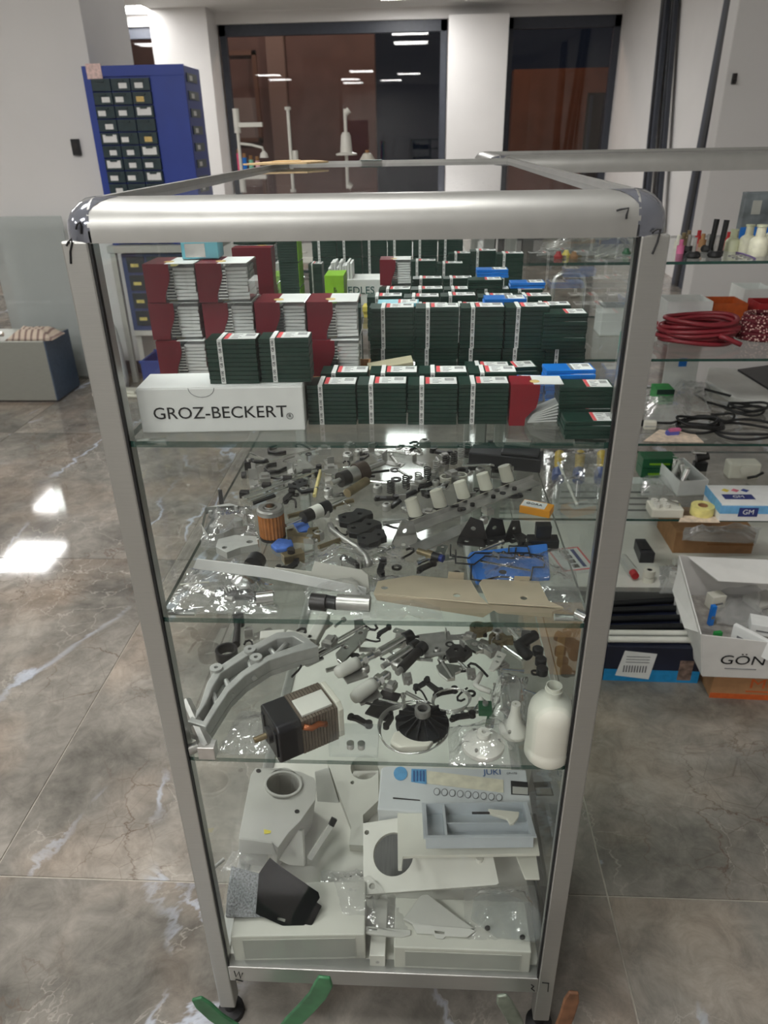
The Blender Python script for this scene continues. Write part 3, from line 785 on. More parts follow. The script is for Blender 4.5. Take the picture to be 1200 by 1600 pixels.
def A(x, y): return (240+x/3.333, 680+y/3.333)          # points read off the left half of the second shelf
def B(x, y): return (560+x/3.158, 680+y/3.158)          # ... and the right half
def AA(*q): return [A(*p) for p in q]
def BB_(*q): return [B(*p) for p in q]
# ================================================================ second shelf
z = Z2
flat('cover_plate', 'bright steel cover plate under a dark hook, left on the second shelf', 'plate', AA((495, 190), (745, 100), (850, 180), (525, 245)), z, .003, M_steel, [A(755, 142)+(4,)])
wire('hook', 'dark curved hook lying on the bright cover plate', 'hook', AA((690, 175), (650, 192), (600, 195), (580, 180), (595, 160), (640, 152)), z+.003, .0022, M_dark)
flat('cover_plate', 'steel cover plate at the back left of the second shelf', 'plate', AA((500, 95), (790, 50), (850, 75), (590, 135)), z, .003, M_steel)
wire('hook', 'dark curved hook on the plate at the back left', 'hook', AA((690, 92), (640, 98), (600, 92), (598, 72), (640, 60)), z+.003, .0022, M_dark)
def blk(lb, u, v, w_, d_, h_, m_, rz=0, name='block', cat='machine part'):
    o = thing(name, lb, cat, S(u, v, z), rz)
    MB().bb(-w_/2, -d_/2, 0, w_/2, d_/2, h_).build('body', m_, o, bev=.001)
    MB().cyl((0, 0, h_), (0, 0, h_+.004), w_*.22, n=12).build('boss', M_steel2, o, smooth=True)
    return o
blk('small dark block left of the bright cover plate', *A(500, 175), .016, .012, .014, M_dark, .3)
rod('roller', 'small dark roller at the left edge of the cover plate', 'roller', A(462, 225), A(482, 225), z, .006, M_dark)
flat('strip', 'short dark steel strip standing alone at the left glass', 'strip', AA((336, 295), (358, 293), (370, 385), (345, 388)), z, .004, M_dark)
# slide assembly
sl = thing('slide_assembly', 'long steel slide assembly with two guide rods, left on the second shelf', 'machine part', S(*A(640, 290), z))
for k, (a, b, r) in enumerate((((465, 335), (850, 195), .0028), ((490, 350), (700, 275), .0022), ((470, 310), (820, 180), .0018))):
    o = rod('guide_rod', '', '', A(*a), A(*b), z+.004, r, M_steel, parent=sl); o.location -= sl.location
for a in ((475, 325), (590, 285), (700, 250), (800, 215)):
    p = S(*A(*a), z)-sl.location; MB().box((p.x, p.y, .006), (.014, .010, .011)).build('slide_block', M_dark, sl, bev=.001)
flat('strip', 'thin black steel strip below the slide assembly', 'strip', AA((515, 355), (630, 312), (638, 322), (520, 365)), z, .003, M_black)
flat('slotted_bracket', 'black bracket with three holes behind the slide assembly', 'bracket', AA((700, 265), (775, 235), (805, 245), (800, 268), (765, 280), (775, 295), (835, 285), (832, 298), (770, 308), (745, 285), (705, 285)), z+.006, .004, M_black, [A(735, 268)+(2.6,), A(763, 256)+(2.6,), A(788, 250)+(2.4,)])
rod('stick', 'yellowish stick lying by the black bracket', 'stick', A(870, 195), A(838, 325), z, .003, mat('yellow_wax', (206, 190, 130), .5))
# castings in bags
casting1 = flat('casting', 'pale cast metal plate with two round holes in a bag, left', 'casting', AA((275, 410), (400, 388), (480, 415), (495, 505), (420, 520), (370, 545), (290, 560), (255, 500)), z, .011, M_grey, [A(320, 505)+(7,), A(445, 475)+(6.5,), A(435, 405)+(3,), A(300, 430)+(3,)], bev=.002)
casting2 = flat('casting', 'pale cast metal plate in front of the bagged one, left', 'casting', AA((340, 575), (430, 552), (540, 560), (548, 600), (455, 618), (385, 645), (328, 615)), z, .010, M_grey, [A(505, 588)+(5,), A(375, 618)+(4,)], bev=.002)
bag('plastic_bag', 'clear bag round the pale cast plates at the left glass', AA((245, 590), (560, 590), (500, 375), (290, 385)), z, .018, M_bag, 3)
# orange oil filter
p = S(*A(622, 530), z); of = thing('oil_filter', 'orange pleated oil filter with a steel top, standing on the second shelf', 'filter', p)
R_ = (S(*A(690, 530), z)-S(*A(556, 530), z)).length/2
vs_ = []; m = MB(); nn = 44
prof = [(R_*(1 if i % 2 else .93)*cos(2*pi*i/nn), R_*(1 if i % 2 else .93)*sin(2*pi*i/nn)) for i in range(nn)]
m.prism(prof, .003, .038).build('pleated_paper', mat('orange_filter_paper', (176, 112, 58), .7, 0, .15, 80), of)
MB().lathe([(0, 0), (R_*1.02, 0), (R_*1.02, .004), (0, .004)], 28).build('bottom_ring', M_dark, of, smooth=True)
MB().lathe([(R_*.42, .038), (R_*1.03, .038), (R_*1.03, .044), (R_*.9, .046), (R_*.55, .046), (R_*.42, .042)], 28, None, True).build('top_ring', M_steel2, of, smooth=True)
MB().lathe([(R_*.36, .036), (R_*.44, .036), (R_*.44, .048), (R_*.36, .048)], 20, None, True).build('neck', M_steel, of, smooth=True)
# front left bag and what it holds
spring = MB().tube(helix(.006, .045, 14), .0012, 6)
o = spring.build('spring', M_steel2, None, S(*A(330, 860), z)+Vector((0, 0, .008)), (0, pi/2, .5), smooth='all'); tag(o, 'long steel spring in the front left bag', 'spring')
dm = thing('solenoid', 'round steel solenoid with black cap in the front left bag', 'machine part', S(*A(480, 800), z))
MB().lathe([(0, 0), (.017, 0), (.019, .006), (.016, .014), (.008, .019), (0, .020)], 24).build('dome', M_steel, dm, smooth=True)
MB().cyl((.004, .03, .014), (.006, .045, .014), .012, n=20).build('cap', M_black, dm, smooth=True)
rod('tube', 'grey tube lying in the front left bag', 'tube', A(160, 800), A(420, 870), z, .004, M_steel2)
rod('tube', 'curved dark tube end in the front left bag', 'tube', A(380, 850), A(540, 860), z, .006, M_dark)
rod('sleeve', 'short bright metal sleeve in the front left bag', 'sleeve', A(540, 890), A(625, 880), z, .009, M_steel)
rod('cable', 'beige thin cable end in the front left bag', 'cable', A(140, 785), A(290, 770), z+.006, .0014, M_cream)
bag('plastic_bag', 'large clear bag of parts at the front left of the second shelf', AA((60, 935), (640, 935), (600, 690), (190, 700)), z, .026, M_bag, 1, 24)
# white strip and white bent plate at the front
st = upright_poly('white_strip', AA((225, 645), (205, 695), (590, 745), (1105, 842), (1108, 795), (600, 690)), .052, .0015, M_paper); tag(st, 'long white paper covered strip lying over the front bag', 'strip')
wp = thing('bent_plate', 'white bent metal plate at the front middle of the second shelf', 'plate', S(*A(1000, 880), z))
q = upright_poly('face', AA((630, 690), (820, 712), (838, 660), (1085, 705), (1115, 730), (1130, 850), (1108, 840), (1105, 795), (640, 720)), .064, .002, M_white, wp); q.location -= wp.location
MB().bb(-.012, .0, 0, .020, .012, .004).build('foot', M_white, wp)
# bagged coupling
cp = thing('coupling', 'dark ribbed coupling with clear tube in a bag, front middle', 'machine part', S(*A(985, 905), z))
for a, b, r, m_ in ((-.036, -.018, .010, M_dark), (-.018, -.006, .008, M_black), (-.006, .032, .0095, M_steel2)): MB().cyl((a, 0, .010), (b, -.003, .010), r, n=18).build('segment', m_, cp, smooth=True)
bag('plastic_bag', 'clear bag with a coupling below the white bent plate', AA((800, 935), (1130, 945), (1120, 780), (780, 790)), z, .022, M_bag, 5)
# shafts and gears, middle
gs = thing('gear_shaft', 'steel shaft with a white toothed gear and black collar, middle of the second shelf', 'shaft', S(*A(800, 460), z))
def along(par, a, b, items, zc):
    p = S(*a, z)-par.location; q = S(*b, z)-par.location; d = q-p
    for s0, s1, r, m_, nm in items: MB().cyl(p+d*s0+Vector((0, 0, zc)), p+d*s1+Vector((0, 0, zc)), r, n=20).build(nm, m_, par, smooth=True)
along(gs, A(690, 505), A(1000, 365), ((0, 1, .0025, M_steel, 'shaft'), (.28, .42, .009, M_dark, 'toothed_wheel'), (.42, .56, .010, M_white, 'gear'), (.58, .70, .010, M_black, 'collar')), .0105)
rod('shaft', 'brownish long shaft behind the gear shaft', 'shaft', A(700, 435), A(1040, 350), z, .0035, M_brass)
lk = flat('link', 'brass link with two ring ends, in front of the gear shaft', 'link', AA((695, 525), (735, 515), (750, 540), (800, 540), (808, 515), (860, 510), (868, 555), (810, 565), (745, 560), (700, 565)), z, .010, M_brass, [A(716, 525)+(4,), A(842, 530)+(4,)], bev=.001)
for i, (q_, lb) in enumerate((((960, 455, 1145, 430), 'rearmost of the three black feed arms'), ((1008, 510, 1190, 485), 'middle one of the three black feed arms'), ((1060, 565, 1215, 550), 'front one of the three black feed arms'))):
    x0, y0, x1, y1 = q_
    flat('feed_arm', lb, 'machine part', AA((x0, y0-12), (x0+40, y0-26), (x0+75, y0-28), (x0+95, y0-48), (x0+140, y0-44), (x1-8, y1-8), (x1, y1+8), (x1-30, y1+16), (x0+110, y0+16), (x0+60, y0+34), (x0+10, y0+26)), z+.004, .009, M_black, [A(x0+35, y0)+(3.4,), A(x0+115, y0-18)+(3.2,)], bev=.0012)
rh = thing('hook_assembly', 'dark rotary hook assembly with a long shaft, back middle of the second shelf', 'machine part', S(*A(1060, 270), z))
along(rh, A(930, 300), A(1200, 190), ((0, 1, .004, M_steel2, 'shaft'), (.15, .45, .012, M_dark, 'hook_body'), (.45, .62, .016, mat('brown_steel', (86, 72, 64), .4, .6), 'flange'), (.3, .5, .0135, M_steel2, 'ring')), .016)
along(rh, A(1010, 330), A(1110, 265), ((0, 1, .007, M_brass, 'stub'),), .009)
for i, (a, b) in enumerate((((890, 210), (1080, 150)), ((905, 240), (1090, 165)))):
    rod('steel_rod', ['thin bright rod, the rear of two beside the hook assembly', 'thin bright rod, the front of two beside the hook assembly'][i], 'rod', A(*a), A(*b), z, .0022, M_steel)
flat('cloth', 'crumpled bit of blue cloth in front of the orange filter', 'cloth', AA((610, 590), (650, 555), (720, 560), (730, 585), (690, 610), (640, 615)), z, .006, mat('blue_cloth', (70, 110, 190), .7, 0, .2, 60, bump=.5), bev=.002)
flat('cloth', 'blue plastic scrap behind the brass link', 'scrap', AA((730, 470), (800, 455), (820, 500), (760, 515)), z, .003, mat('blue_cloth', (70, 110, 190)))
vb = thing('valve', 'small brown steel valve body in front of the blue cloth', 'machine part', S(*A(735, 650), z), .5)
MB().bb(-.016, -.007, 0, .012, .007, .012).build('body', M_brass, vb, bev=.001); MB().cyl((.012, 0, .006), (.026, 0, .006), .003, n=10).build('stem', M_steel, vb, smooth=True); MB().cyl((-.004, 0, .012), (-.004, 0, .018), .005, n=12).build('knob', M_dark, vb, smooth=True)
lv = rod('rod_arm', 'dark angled rod in front of the feed arms', 'rod', A(860, 595), A(1000, 545), z, .0032, M_brass)
wire('hose', 'grey bent hose beside the black feed arms', 'hose', AA((920, 480), (930, 510), (975, 545), (1060, 600), (1110, 650), (1120, 690)), z, .0045, M_steel2)
bag('plastic_bag', 'clear zip bag with wires in the middle of the second shelf', AA((760, 700), (1330, 690), (1290, 590), (850, 600)), z, .014, M_bag, 9)
# ---------------- right half
for i, (x, y) in enumerate(((385, 185), (430, 165), (470, 145), (505, 118), (540, 108), (340, 222), (295, 250), (235, 265), (160, 290))):
    o = MB().tube(helix(.0052, .021, 6), .0011, 6).build('spring', M_dark if i % 3 else M_steel2, None, S(*B(x, y), z)+Vector((0, 0, .001)), (0, 0, .7*i), smooth='all')
    tag(o, f'small upright coil spring, {["fourth", "third", "second", "rearmost", "far right", "fifth", "sixth", "seventh", "front"][i]} of the row behind the rollers', 'spring', 'coil springs on the second shelf')
def ring(lb, x, y, r, h, m_, rin=.5):
    o = MB().lathe([(r*rin, 0), (r, 0), (r, h), (r*rin, h)], 24, None, True).build('ring', m_, None, S(*B(x, y), z), smooth=True); tag(o, lb, 'ring'); return o
ring('white plastic ring at the back right of the second shelf', 610, 95, .012, .004, M_white, .3)
ring('black rubber ring in front of the white ring', 565, 160, .011, .005, M_rub, .6)
ring('dark ring beside the springs', 510, 188, .011, .006, M_dark, .6)
ring('translucent plastic ring behind the rollers', 505, 222, .010, .010, M_cream, .75)
ring('small pale ring left of the translucent one', 432, 232, .010, .010, M_cream, .75)
gd = wire('guide_bar', 'black bar lying behind the white rollers', 'bar', BB_((165, 365), (230, 315), (300, 280), (395, 230)), z, .004, M_black)
# roller rail: thin steel rail carrying five white rollers
rl = thing('roller_rail', 'steel rail carrying five translucent white rollers on the second shelf', 'machine part', S(*B(520, 400), z))
def L_(x, y, dz=0): return S(*B(x, y), z)+Vector((0, 0, dz))-rl.location
m = MB(); a, b = L_(250, 470, .004), L_(860, 235, .004); d = (b-a).normalized(); nrm = Vector((-d.y, d.x, 0))
m.add([a, b, b-nrm*.018, a-nrm*.018, a+Vector((0, 0, .002)), b+Vector((0, 0, .002)), b-nrm*.018+Vector((0, 0, .002)), a-nrm*.018+Vector((0, 0, .002))], [(3, 2, 1, 0), (4, 5, 6, 7), (0, 1, 5, 4), (1, 2, 6, 5), (2, 3, 7, 6), (3, 0, 4, 7)])
m.build('rail_plate', M_steel2, rl)
MB().add([a, b, b+Vector((0, 0, .010)), a+Vector((0, 0, .010)), a+nrm*.0015, b+nrm*.0015, b+nrm*.0015+Vector((0, 0, .010)), a+nrm*.0015+Vector((0, 0, .010))], [(0, 1, 2, 3), (7, 6, 5, 4), (3, 2, 6, 7), (0, 4, 5, 1), (1, 5, 6, 2), (0, 3, 7, 4)]).build('rail_flange', M_steel, rl)
a2, b2 = L_(300, 590, .001), L_(620, 450, .001)
MB().add([a2, b2, b2+nrm*.022, a2+nrm*.022, a2+Vector((0, 0, .0025)), b2+Vector((0, 0, .0025)), b2+nrm*.022+Vector((0, 0, .0025)), a2+nrm*.022+Vector((0, 0, .0025))], [(3, 2, 1, 0), (4, 5, 6, 7), (0, 1, 5, 4), (1, 2, 6, 5), (2, 3, 7, 6), (3, 0, 4, 7)]).build('lower_plate', M_steel2, rl)
for i in range(5):
    c = a+(b-a)*(.10+.185*i)+nrm*.014; c.z = .007
    e = c+nrm*.007+Vector((-.004, 0, .026))
    MB().cyl(c, e, .0098, .0092, 20).build('roller', mat('translucent_nylon', (226, 222, 206), .35, 0, .04, 40), rl, smooth=True)
    MB().cyl(c-Vector((0, 0, .003)), c+(e-c)*.12, .0112, .0112, 18).build('roller_seat', M_dark, rl, smooth=True)
for s_ in (.35, .45, .62, .8): MB().cyl(a+(b-a)*s_-nrm*.008+Vector((0, 0, .002)), a+(b-a)*s_-nrm*.008+Vector((0, 0, .006)), .0035, n=12).build('rail_screw', M_dark, rl, smooth=True)
bx = thing('plastic_case', 'black plastic case at the back right of the second shelf', 'case', S(*B(735, 150), z), -.25)
MB().bb(-.062, -.018, 0, .055, .020, .024).build('body', mat('charcoal_plastic', (48, 48, 52), .4), bx, bev=.002); MB().bb(-.010, -.017, .024, .050, .018, .030).build('lid', mat('charcoal_plastic', (48, 48, 52)), bx, bev=.002)
cb = thing('clear_box', 'small clear grey box on the black plastic case', 'box', S(*B(780, 130), z)+Vector((0, 0, .031)), -.25); MB().bb(-.022, -.012, 0, .022, .012, .010).build('shell', M_clear, cb, bev=.001); MB().bb(-.02, -.010, .001, .02, .010, .004).build('content', M_ltgrey, cb)
yb = thing('small_carton', 'small orange and white carton printed GORA near the right of the shelf', 'carton', S(*B(880, 385), z)+Vector((0, .004, 0)), -.42)
MB().bb(-.022, -.012, 0, .022, .012, .011).build('carton_body', M_orange, yb, bev=.0006); MB().bb(-.021, -.0095, .011, .013, .0095, .0114).build('label', M_paper, yb); text('GORA', .0085, M_ink, yb, (-.004, 0, .0118), (0, 0, 0))
fr_pts = [((455, 545), (455, 600), (545, 610), (575, 585), (840, 585), (835, 552), (742, 550), (742, 580)), ((480, 570), (480, 635), (570, 642), (625, 600), (770, 610), (778, 560)),
          ((838, 560), (845, 590), (908, 602), (912, 622)), ((917, 640), (915, 655), (860, 655), (850, 718), (778, 718), (745, 705), (690, 702), (610, 722), (556, 715), (556, 640))]
flat('blue_pad', 'bright blue folded pad in a clear bag, front right of the second shelf', 'pad', BB_((535, 625), (550, 600), (930, 558), (945, 720), (580, 742)), z, .008, mat('blue_pad', (56, 120, 206), .55, 0, .15, 20, bump=.3, bscale=40), bev=.002)
flat('steel_strip', 'thin bright strip lying on the blue pad', 'strip', BB_((600, 618), (850, 665), (850, 675), (600, 628)), z+.0082, .001, M_steel)
wf = thing('bent_wire', 'black bent wire frame on the blue pad', 'wire frame', S(*B(700, 630), z))
for i, q in enumerate(fr_pts):
    o = wire('wire', '', '', BB_(*q), z+.010, .0011, M_black, parent=wf); o.location -= wf.location
bag('plastic_bag', 'clear bag over the blue pad and the right corner of the second shelf', BB_((560, 770), (1130, 900), (1040, 560), (560, 590)), z, .022, M_bag, 12, 22)
# black block and small brackets
bb = thing('sensor_block', 'small stepped black block near the right glass of the second shelf', 'machine part', S(*B(908, 545), z))
MB().bb(-.020, -.008, 0, .020, .010, .012).build('base', M_black, bb, bev=.001); MB().bb(-.010, -.002, .012, .010, .012, .030).build('head', M_black, bb, bev=.001)
def bracketL(lb, x, y, rz, s_, m_):
    o = thing('angle_bracket', lb, 'bracket', S(*B(x, y), z), rz)
    obj('base', plate_mesh('base', rrect(-.016*s_, -.008*s_, .016*s_, .008*s_, .002), [circ(-.006*s_, 0, .003*s_, 10)], 0, .002), m_, o)
    obj('flange', plate_mesh('flange', [(-.016*s_, 0), (.016*s_, 0), (.010*s_, .022*s_), (-.004*s_, .026*s_)], [circ(0, .012*s_, .003*s_, 10)], -.001, .001), m_, o, (0, .008*s_, .002), FRONT)
bracketL('black angle bracket behind the wire frame', 680, 520, .3, 1.1, M_black); bracketL('dark open bracket left of the black angle bracket', 560, 530, -.2, 1.2, M_dark); bracketL('narrow black bracket tilted by the stepped block', 780, 510, .6, .9, M_black)
bracketL('bright square bracket at the end of the roller rail', 245, 540, .5, 1.2, M_steel)
ft = thing('hose_fitting', 'brass push fitting with a black and blue collar', 'fitting', S(*B(340, 605), z))
for a, b, r, m_, nm in ((-.012, 0, .0042, M_brass, 'thread'), (0, .007, .006, M_brass, 'hexagon'), (.007, .016, .0055, M_black, 'body'), (.016, .020, .0050, mat('navy_collar', (30, 50, 120), .4), 'collar')): MB().cyl((a, -a*.6, .006), (b, -b*.6, .006), r, n=16).build(nm, m_, ft, smooth=True)
# beige guard plates along the front edge: bent sheets with folded lip
M_beige = mat('beige_painted_steel', (196, 182, 158), .4, .25, .06, 30)
def guard(lb, top, flange, holes, tab, yy):
    o = thing('guard_plate', lb, 'plate', S(*B(*flange[0]), z))
    q = flat('face', '', '', BB_(*top), z+.012, .0018, M_beige, [B(a, b)+(r,) for a, b, r in holes], parent=o); q.location -= o.location
    q = upright_poly('lip', BB_(*flange), yy, .0016, M_beige, o); q.location -= o.location
    q = upright_poly('tab', BB_(*tab), yy+.045, .0016, M_beige, o); q.location -= o.location
guard('long beige guard plate with two holes at the front edge of the second shelf', ((95, 725), (270, 697), (555, 722), (600, 800), (640, 838), (75, 785)), ((75, 785), (640, 838), (690, 850), (615, 900), (90, 815)), ((130, 757, 5.5), (486, 795, 5.5)), ((445, 675), (522, 680), (518, 722), (440, 715)), .030)
guard('short beige guard plate with one hole at the front right of the second shelf', ((595, 735), (612, 716), (890, 726), (938, 822), (1012, 855), (640, 832)), ((625, 835), (1015, 858), (960, 868), (955, 902), (690, 880)), ((816, 808, 5.5),), ((770, 697), (848, 700), (842, 728), (768, 722)), .024)
rod('pin', 'short steel pin in the front right corner of the second shelf', 'pin', B(1075, 900), B(1125, 925), z, .006, M_steel)
bag('plastic_bag', 'clear bag under the beige guard plates at the front edge', BB_((-20, 915), (420, 915), (360, 700), (40, 700)), z, .010, M_bag, 15)
scatter(85, (395, 696, 800, 775), z, HW, None, 'at the back of the second shelf', 'at the back of the second shelf', 5)
scatter(60, (430, 765, 830, 900), z, HW, None, 'among the parts in the middle of the second shelf', 'in the middle of the second shelf', 8, smax=1.2)
# ================================================================ third shelf
z = Z3
def Cc(x, y): return (270+x/3.636, 960+y/3.636)
def Dd(x, y): return (570+x/3.333, 960+y/3.333)
def CCs(*q): return [Cc(*p) for p in q]
def DDs(*q): return [Dd(*p) for p in q]
cr = thing('connecting_rod', 'dark connecting rod with a large ring end at the left glass of the third shelf', 'machine part', S(*Cc(310, 245), z))
r_ = (S(*Cc(372, 245), z)-S(*Cc(248, 245), z)).length/2
MB().lathe([(r_*.78, 0), (r_, 0), (r_, .016), (r_*.78, .016)], 28, None, True).build('ring', M_dark, cr, smooth=True)
p = S(*Cc(362, 195), z)-cr.location; q = S(*Cc(378, 60), z)-cr.location
MB().cyl(p+Vector((0, 0, .008)), q+Vector((0, 0, .012)), .0065, .0045, 12).build('shank', M_dark, cr, smooth=True)
MB().cyl(q, q+Vector((0, 0, .02)), .009, n=14).build('small_end', M_dark, cr, smooth=True)
# big cast machine arm: base web, raised rim and ribs
ca_out = [(100, 705), (165, 620), (210, 480), (255, 400), (440, 275), (600, 190), (700, 182), (775, 225), (835, 270), (700, 305), (560, 352), (425, 440), (335, 530), (265, 640), (205, 738)]
ca_in = [(150, 690), (205, 600), (245, 500), (290, 425), (450, 315), (600, 228), (690, 215), (750, 250), (680, 275), (545, 325), (405, 412), (310, 505), (240, 615), (190, 700)]
ca = thing('machine_arm', 'long curved grey cast machine arm on the third shelf', 'machine part', S(*Cc(440, 400), z))
P_ = [S(*Cc(*k), z)-ca.location for k in ca_out]; I_ = [S(*Cc(*k), z)-ca.location for k in ca_in]
obj('web', plate_mesh('web', [(k.x, k.y) for k in P_], [], 0, .010, .001), M_grey, ca)
obj('rim', plate_mesh('rim', [(k.x, k.y) for k in P_], [[(k.x, k.y) for k in I_]], .010, .030, .0015), M_grey, ca)
for (a, b) in (((310, 430), (345, 520)), ((440, 320), (470, 420)), ((560, 250), (620, 330)), ((650, 220), (560, 320)), ((240, 510), (270, 600))):
    p = S(*Cc(*a), z)-ca.location; q = S(*Cc(*b), z)-ca.location
    MB().cyl(p+Vector((0, 0, .018)), q+Vector((0, 0, .018)), .004, n=8).build('rib', M_grey, ca, smooth=True)
for a in ((485, 345), (262, 405), (450, 298)):
    p = S(*Cc(*a), z)-ca.location; MB().lathe([(.003, .02), (.009, .02), (.009, .034), (.003, .034)], 16, Matrix.Translation((p.x, p.y, 0)), True).build('boss', M_grey, ca, smooth=True)
ax = thing('arm_extension', 'pale cast metal branch behind the machine arm', 'machine part', S(*Cc(680, 170), z))
for a, b, r in (((500, 160), (640, 150), .010), ((640, 150), (790, 185), .010), ((790, 185), (850, 70), .009), ((850, 70), (870, 20), .008)):
    p = S(*Cc(*a), z)-ax.location; q = S(*Cc(*b), z)-ax.location; d = (q-p); n_ = Vector((-d.y, d.x, 0)).normalized()*r
    MB().add([p-n_, q-n_, q+n_, p+n_, p-n_+Vector((0, 0, .016)), q-n_+Vector((0, 0, .016)), q+n_+Vector((0, 0, .016)), p+n_+Vector((0, 0, .016))], [(3, 2, 1, 0), (4, 5, 6, 7), (0, 1, 5, 4), (1, 2, 6, 5), (2, 3, 7, 6), (3, 0, 4, 7)]).build('branch', M_white, ax, bev=.002)
ep = thing('end_clamp', 'grey steel clamp at the lower end of the machine arm', 'clamp', S(*Cc(165, 740), z))
a, b = S(*Cc(95, 590), z)-ep.location, S(*Cc(205, 800), z)-ep.location
MB().cyl(a+Vector((0, 0, .03)), b+Vector((0, 0, .012)), .007, .010, 8).build('bar', M_steel2, ep, smooth=True)
MB().cyl(S(*Cc(90, 800), z)-ep.location+Vector((0, 0, .008)), S(*Cc(160, 770), z)-ep.location+Vector((0, 0, .008)), .007, n=14).build('spigot', M_steel2, ep, smooth=True)
MB().box((b.x, b.y, .010), (.022, .016, .02)).build('jaw', M_steel2, ep, bev=.001)
for i, (a, b) in enumerate((((800, 235), (1090, 70)), ((830, 250), (1110, 95)))): rod('guide_rod', ['rear', 'front'][i]+' one of two long steel rods behind the slotted plate', 'rod', Cc(*a), Cc(*b), z, .0035, M_steel)
flat('slotted_plate', 'pale steel plate with two round holes beside the rods', 'plate', CCs((925, 235), (1060, 95), (1110, 105), (1095, 150), (960, 290), (935, 270)), z+.008, .005, M_steel, [Cc(985, 202)+(4,), Cc(1068, 118)+(4,)])
bag('plastic_bag', 'clear sheet crumpled in front of the machine arm', CCs((240, 800), (600, 800), (560, 560), (380, 560)), z, .010, M_bag, 21)
def tipper(lb, a, b, base):
    o = thing('nozzle', lb, 'nozzle', S(*Cc(*base), z))
    p = S(*Cc(*a), z)-o.location+Vector((0, 0, .012)); q = S(*Cc(*b), z)-o.location+Vector((0, 0, .014)); d = (q-p)
    pts = [p+d*k for k in (0, .06, .2, .5, .8, 1)]
    MB().tube(pts, [.0035, .008, .0098, .0102, .0102, .0095], 16).build('tip', M_white, o, smooth='all')
    e = q+d.normalized()*.006
    for s0, s1, r, nm in ((0, .006, .0075, 'washer'), (.006, .013, .0095, 'hex_nut'), (.013, .026, .006, 'thread')):
        MB().cyl(q+d.normalized()*s0, q+d.normalized()*s1, r, n=6 if nm == 'hex_nut' else 16).build(nm, M_steel, o, smooth=40)
    MB().box((.002, .006, .002), (.034, .030, .004), Matrix.Rotation(.5, 4, 'Z')).build('base_plate', M_steel2, o, bev=.0006)
tipper('white plastic nozzle on a steel nut, the upper of two', (925, 375), (1055, 315), (1030, 360)); tipper('white plastic nozzle on a steel nut, the lower of two', (1022, 520), (1145, 435), (1110, 480))
# electric motor
mo = thing('electric_motor', 'small electric motor with black end cap and copper winding on the third shelf', 'motor', S(*Cc(760, 700), z), radians(33))
MB().prism([(-.030, -.024), (-.024, -.030), (.024, -.030), (.030, -.024), (.030, .024), (.024, .030), (-.024, .030), (-.030, .024)], -.048, -.016, Matrix.Translation((0, 0, .031)) @ Matrix.Rotation(pi/2, 4, 'Y')).build('end_cap', M_black, mo, bev=.002)
MB().cyl((-.070, 0, .031), (-.046, 0, .031), .004, n=14).build('shaft', M_brass, mo, smooth=True)
MB().cyl((-.054, 0, .031), (-.046, 0, .031), .011, n=18).build('bearing_seat', M_black, mo, smooth=True)
for q in (-1, 1): MB().bb(-.050, q*.020-.004, .012, -.046, q*.020+.004, .050).build('cap_rib', M_black, mo)
m = MB()
for k in range(12): m.bb(-.016+.0042*k, -.028, .004, -.0125+.0042*k, .028, .058)
m.build('stator', mat('lamination_steel', (120, 108, 96), .5, .4, .1, 80), mo)
MB().bb(-.012, -.022, .058, .030, .010, .0615).build('insulator', M_white, mo, bev=.0006)
MB().prism([(-.030, -.022), (-.022, -.030), (.022, -.030), (.030, -.022), (.030, .022), (.022, .030), (-.022, .030), (-.030, .022)], .0345, .042, Matrix.Translation((0, 0, .031)) @ Matrix.Rotation(pi/2, 4, 'Y')).build('rear_frame', M_cream, mo, bev=.001)
MB().tube([(-.014, -.0295, .050), (-.004, -.031, .044), (.006, -.031, .046), (.016, -.0295, .040)], .004, 8).build('winding', M_copper, mo, smooth='all')
cb = thing('clear_case', 'clear plastic case with two screws at the front of the third shelf', 'case', S(*Cc(1030, 820), z)+Vector((0, .014, 0)))
MB().bb(-.032, -.012, 0, .030, .030, .018).build('shell', M_clear, cb, bev=.001)
for k in (-.006, .008): MB().cyl((k, .004, .001), (k, .004, .009), .005, n=16).build('screw_head', M_steel, cb, smooth=True)
# fan disc
p = S(*Dd(300, 590), z); fd = thing('fan_disc', 'black finned fan disc with a steel hub in the middle of the third shelf', 'fan', p)
R_ = (S(*Dd(440, 590), z)-S(*Dd(160, 590), z)).length/2
MB().lathe([(0, 0), (R_*.9, 0), (R_, .006), (R_*.98, .010), (R_*.5, .012), (R_*.30, .015), (R_*.27, .024), (R_*.16, .026), (0, .026)], 40).build('disc', M_black, fd, smooth=35)
for k in range(14):
    a = 2*pi*k/14
    MB().add([(R_*.27, -.0008, .014), (R_*.97, -.0008, .0095), (R_*.97, .0008, .0095), (R_*.27, .0008, .014), (R_*.27, -.0008, .024), (R_*.97, -.0008, .016), (R_*.97, .0008, .016), (R_*.27, .0008, .024)],
             [(3, 2, 1, 0), (4, 5, 6, 7), (0, 1, 5, 4), (1, 2, 6, 5), (2, 3, 7, 6), (3, 0, 4, 7)]).build('fin', M_black, fd, None, (0, 0, a))
MB().lathe([(.007, .024), (.0105, .024), (.0105, .034), (.007, .034)], 20, None, True).build('hub', M_steel2, fd, smooth=True)
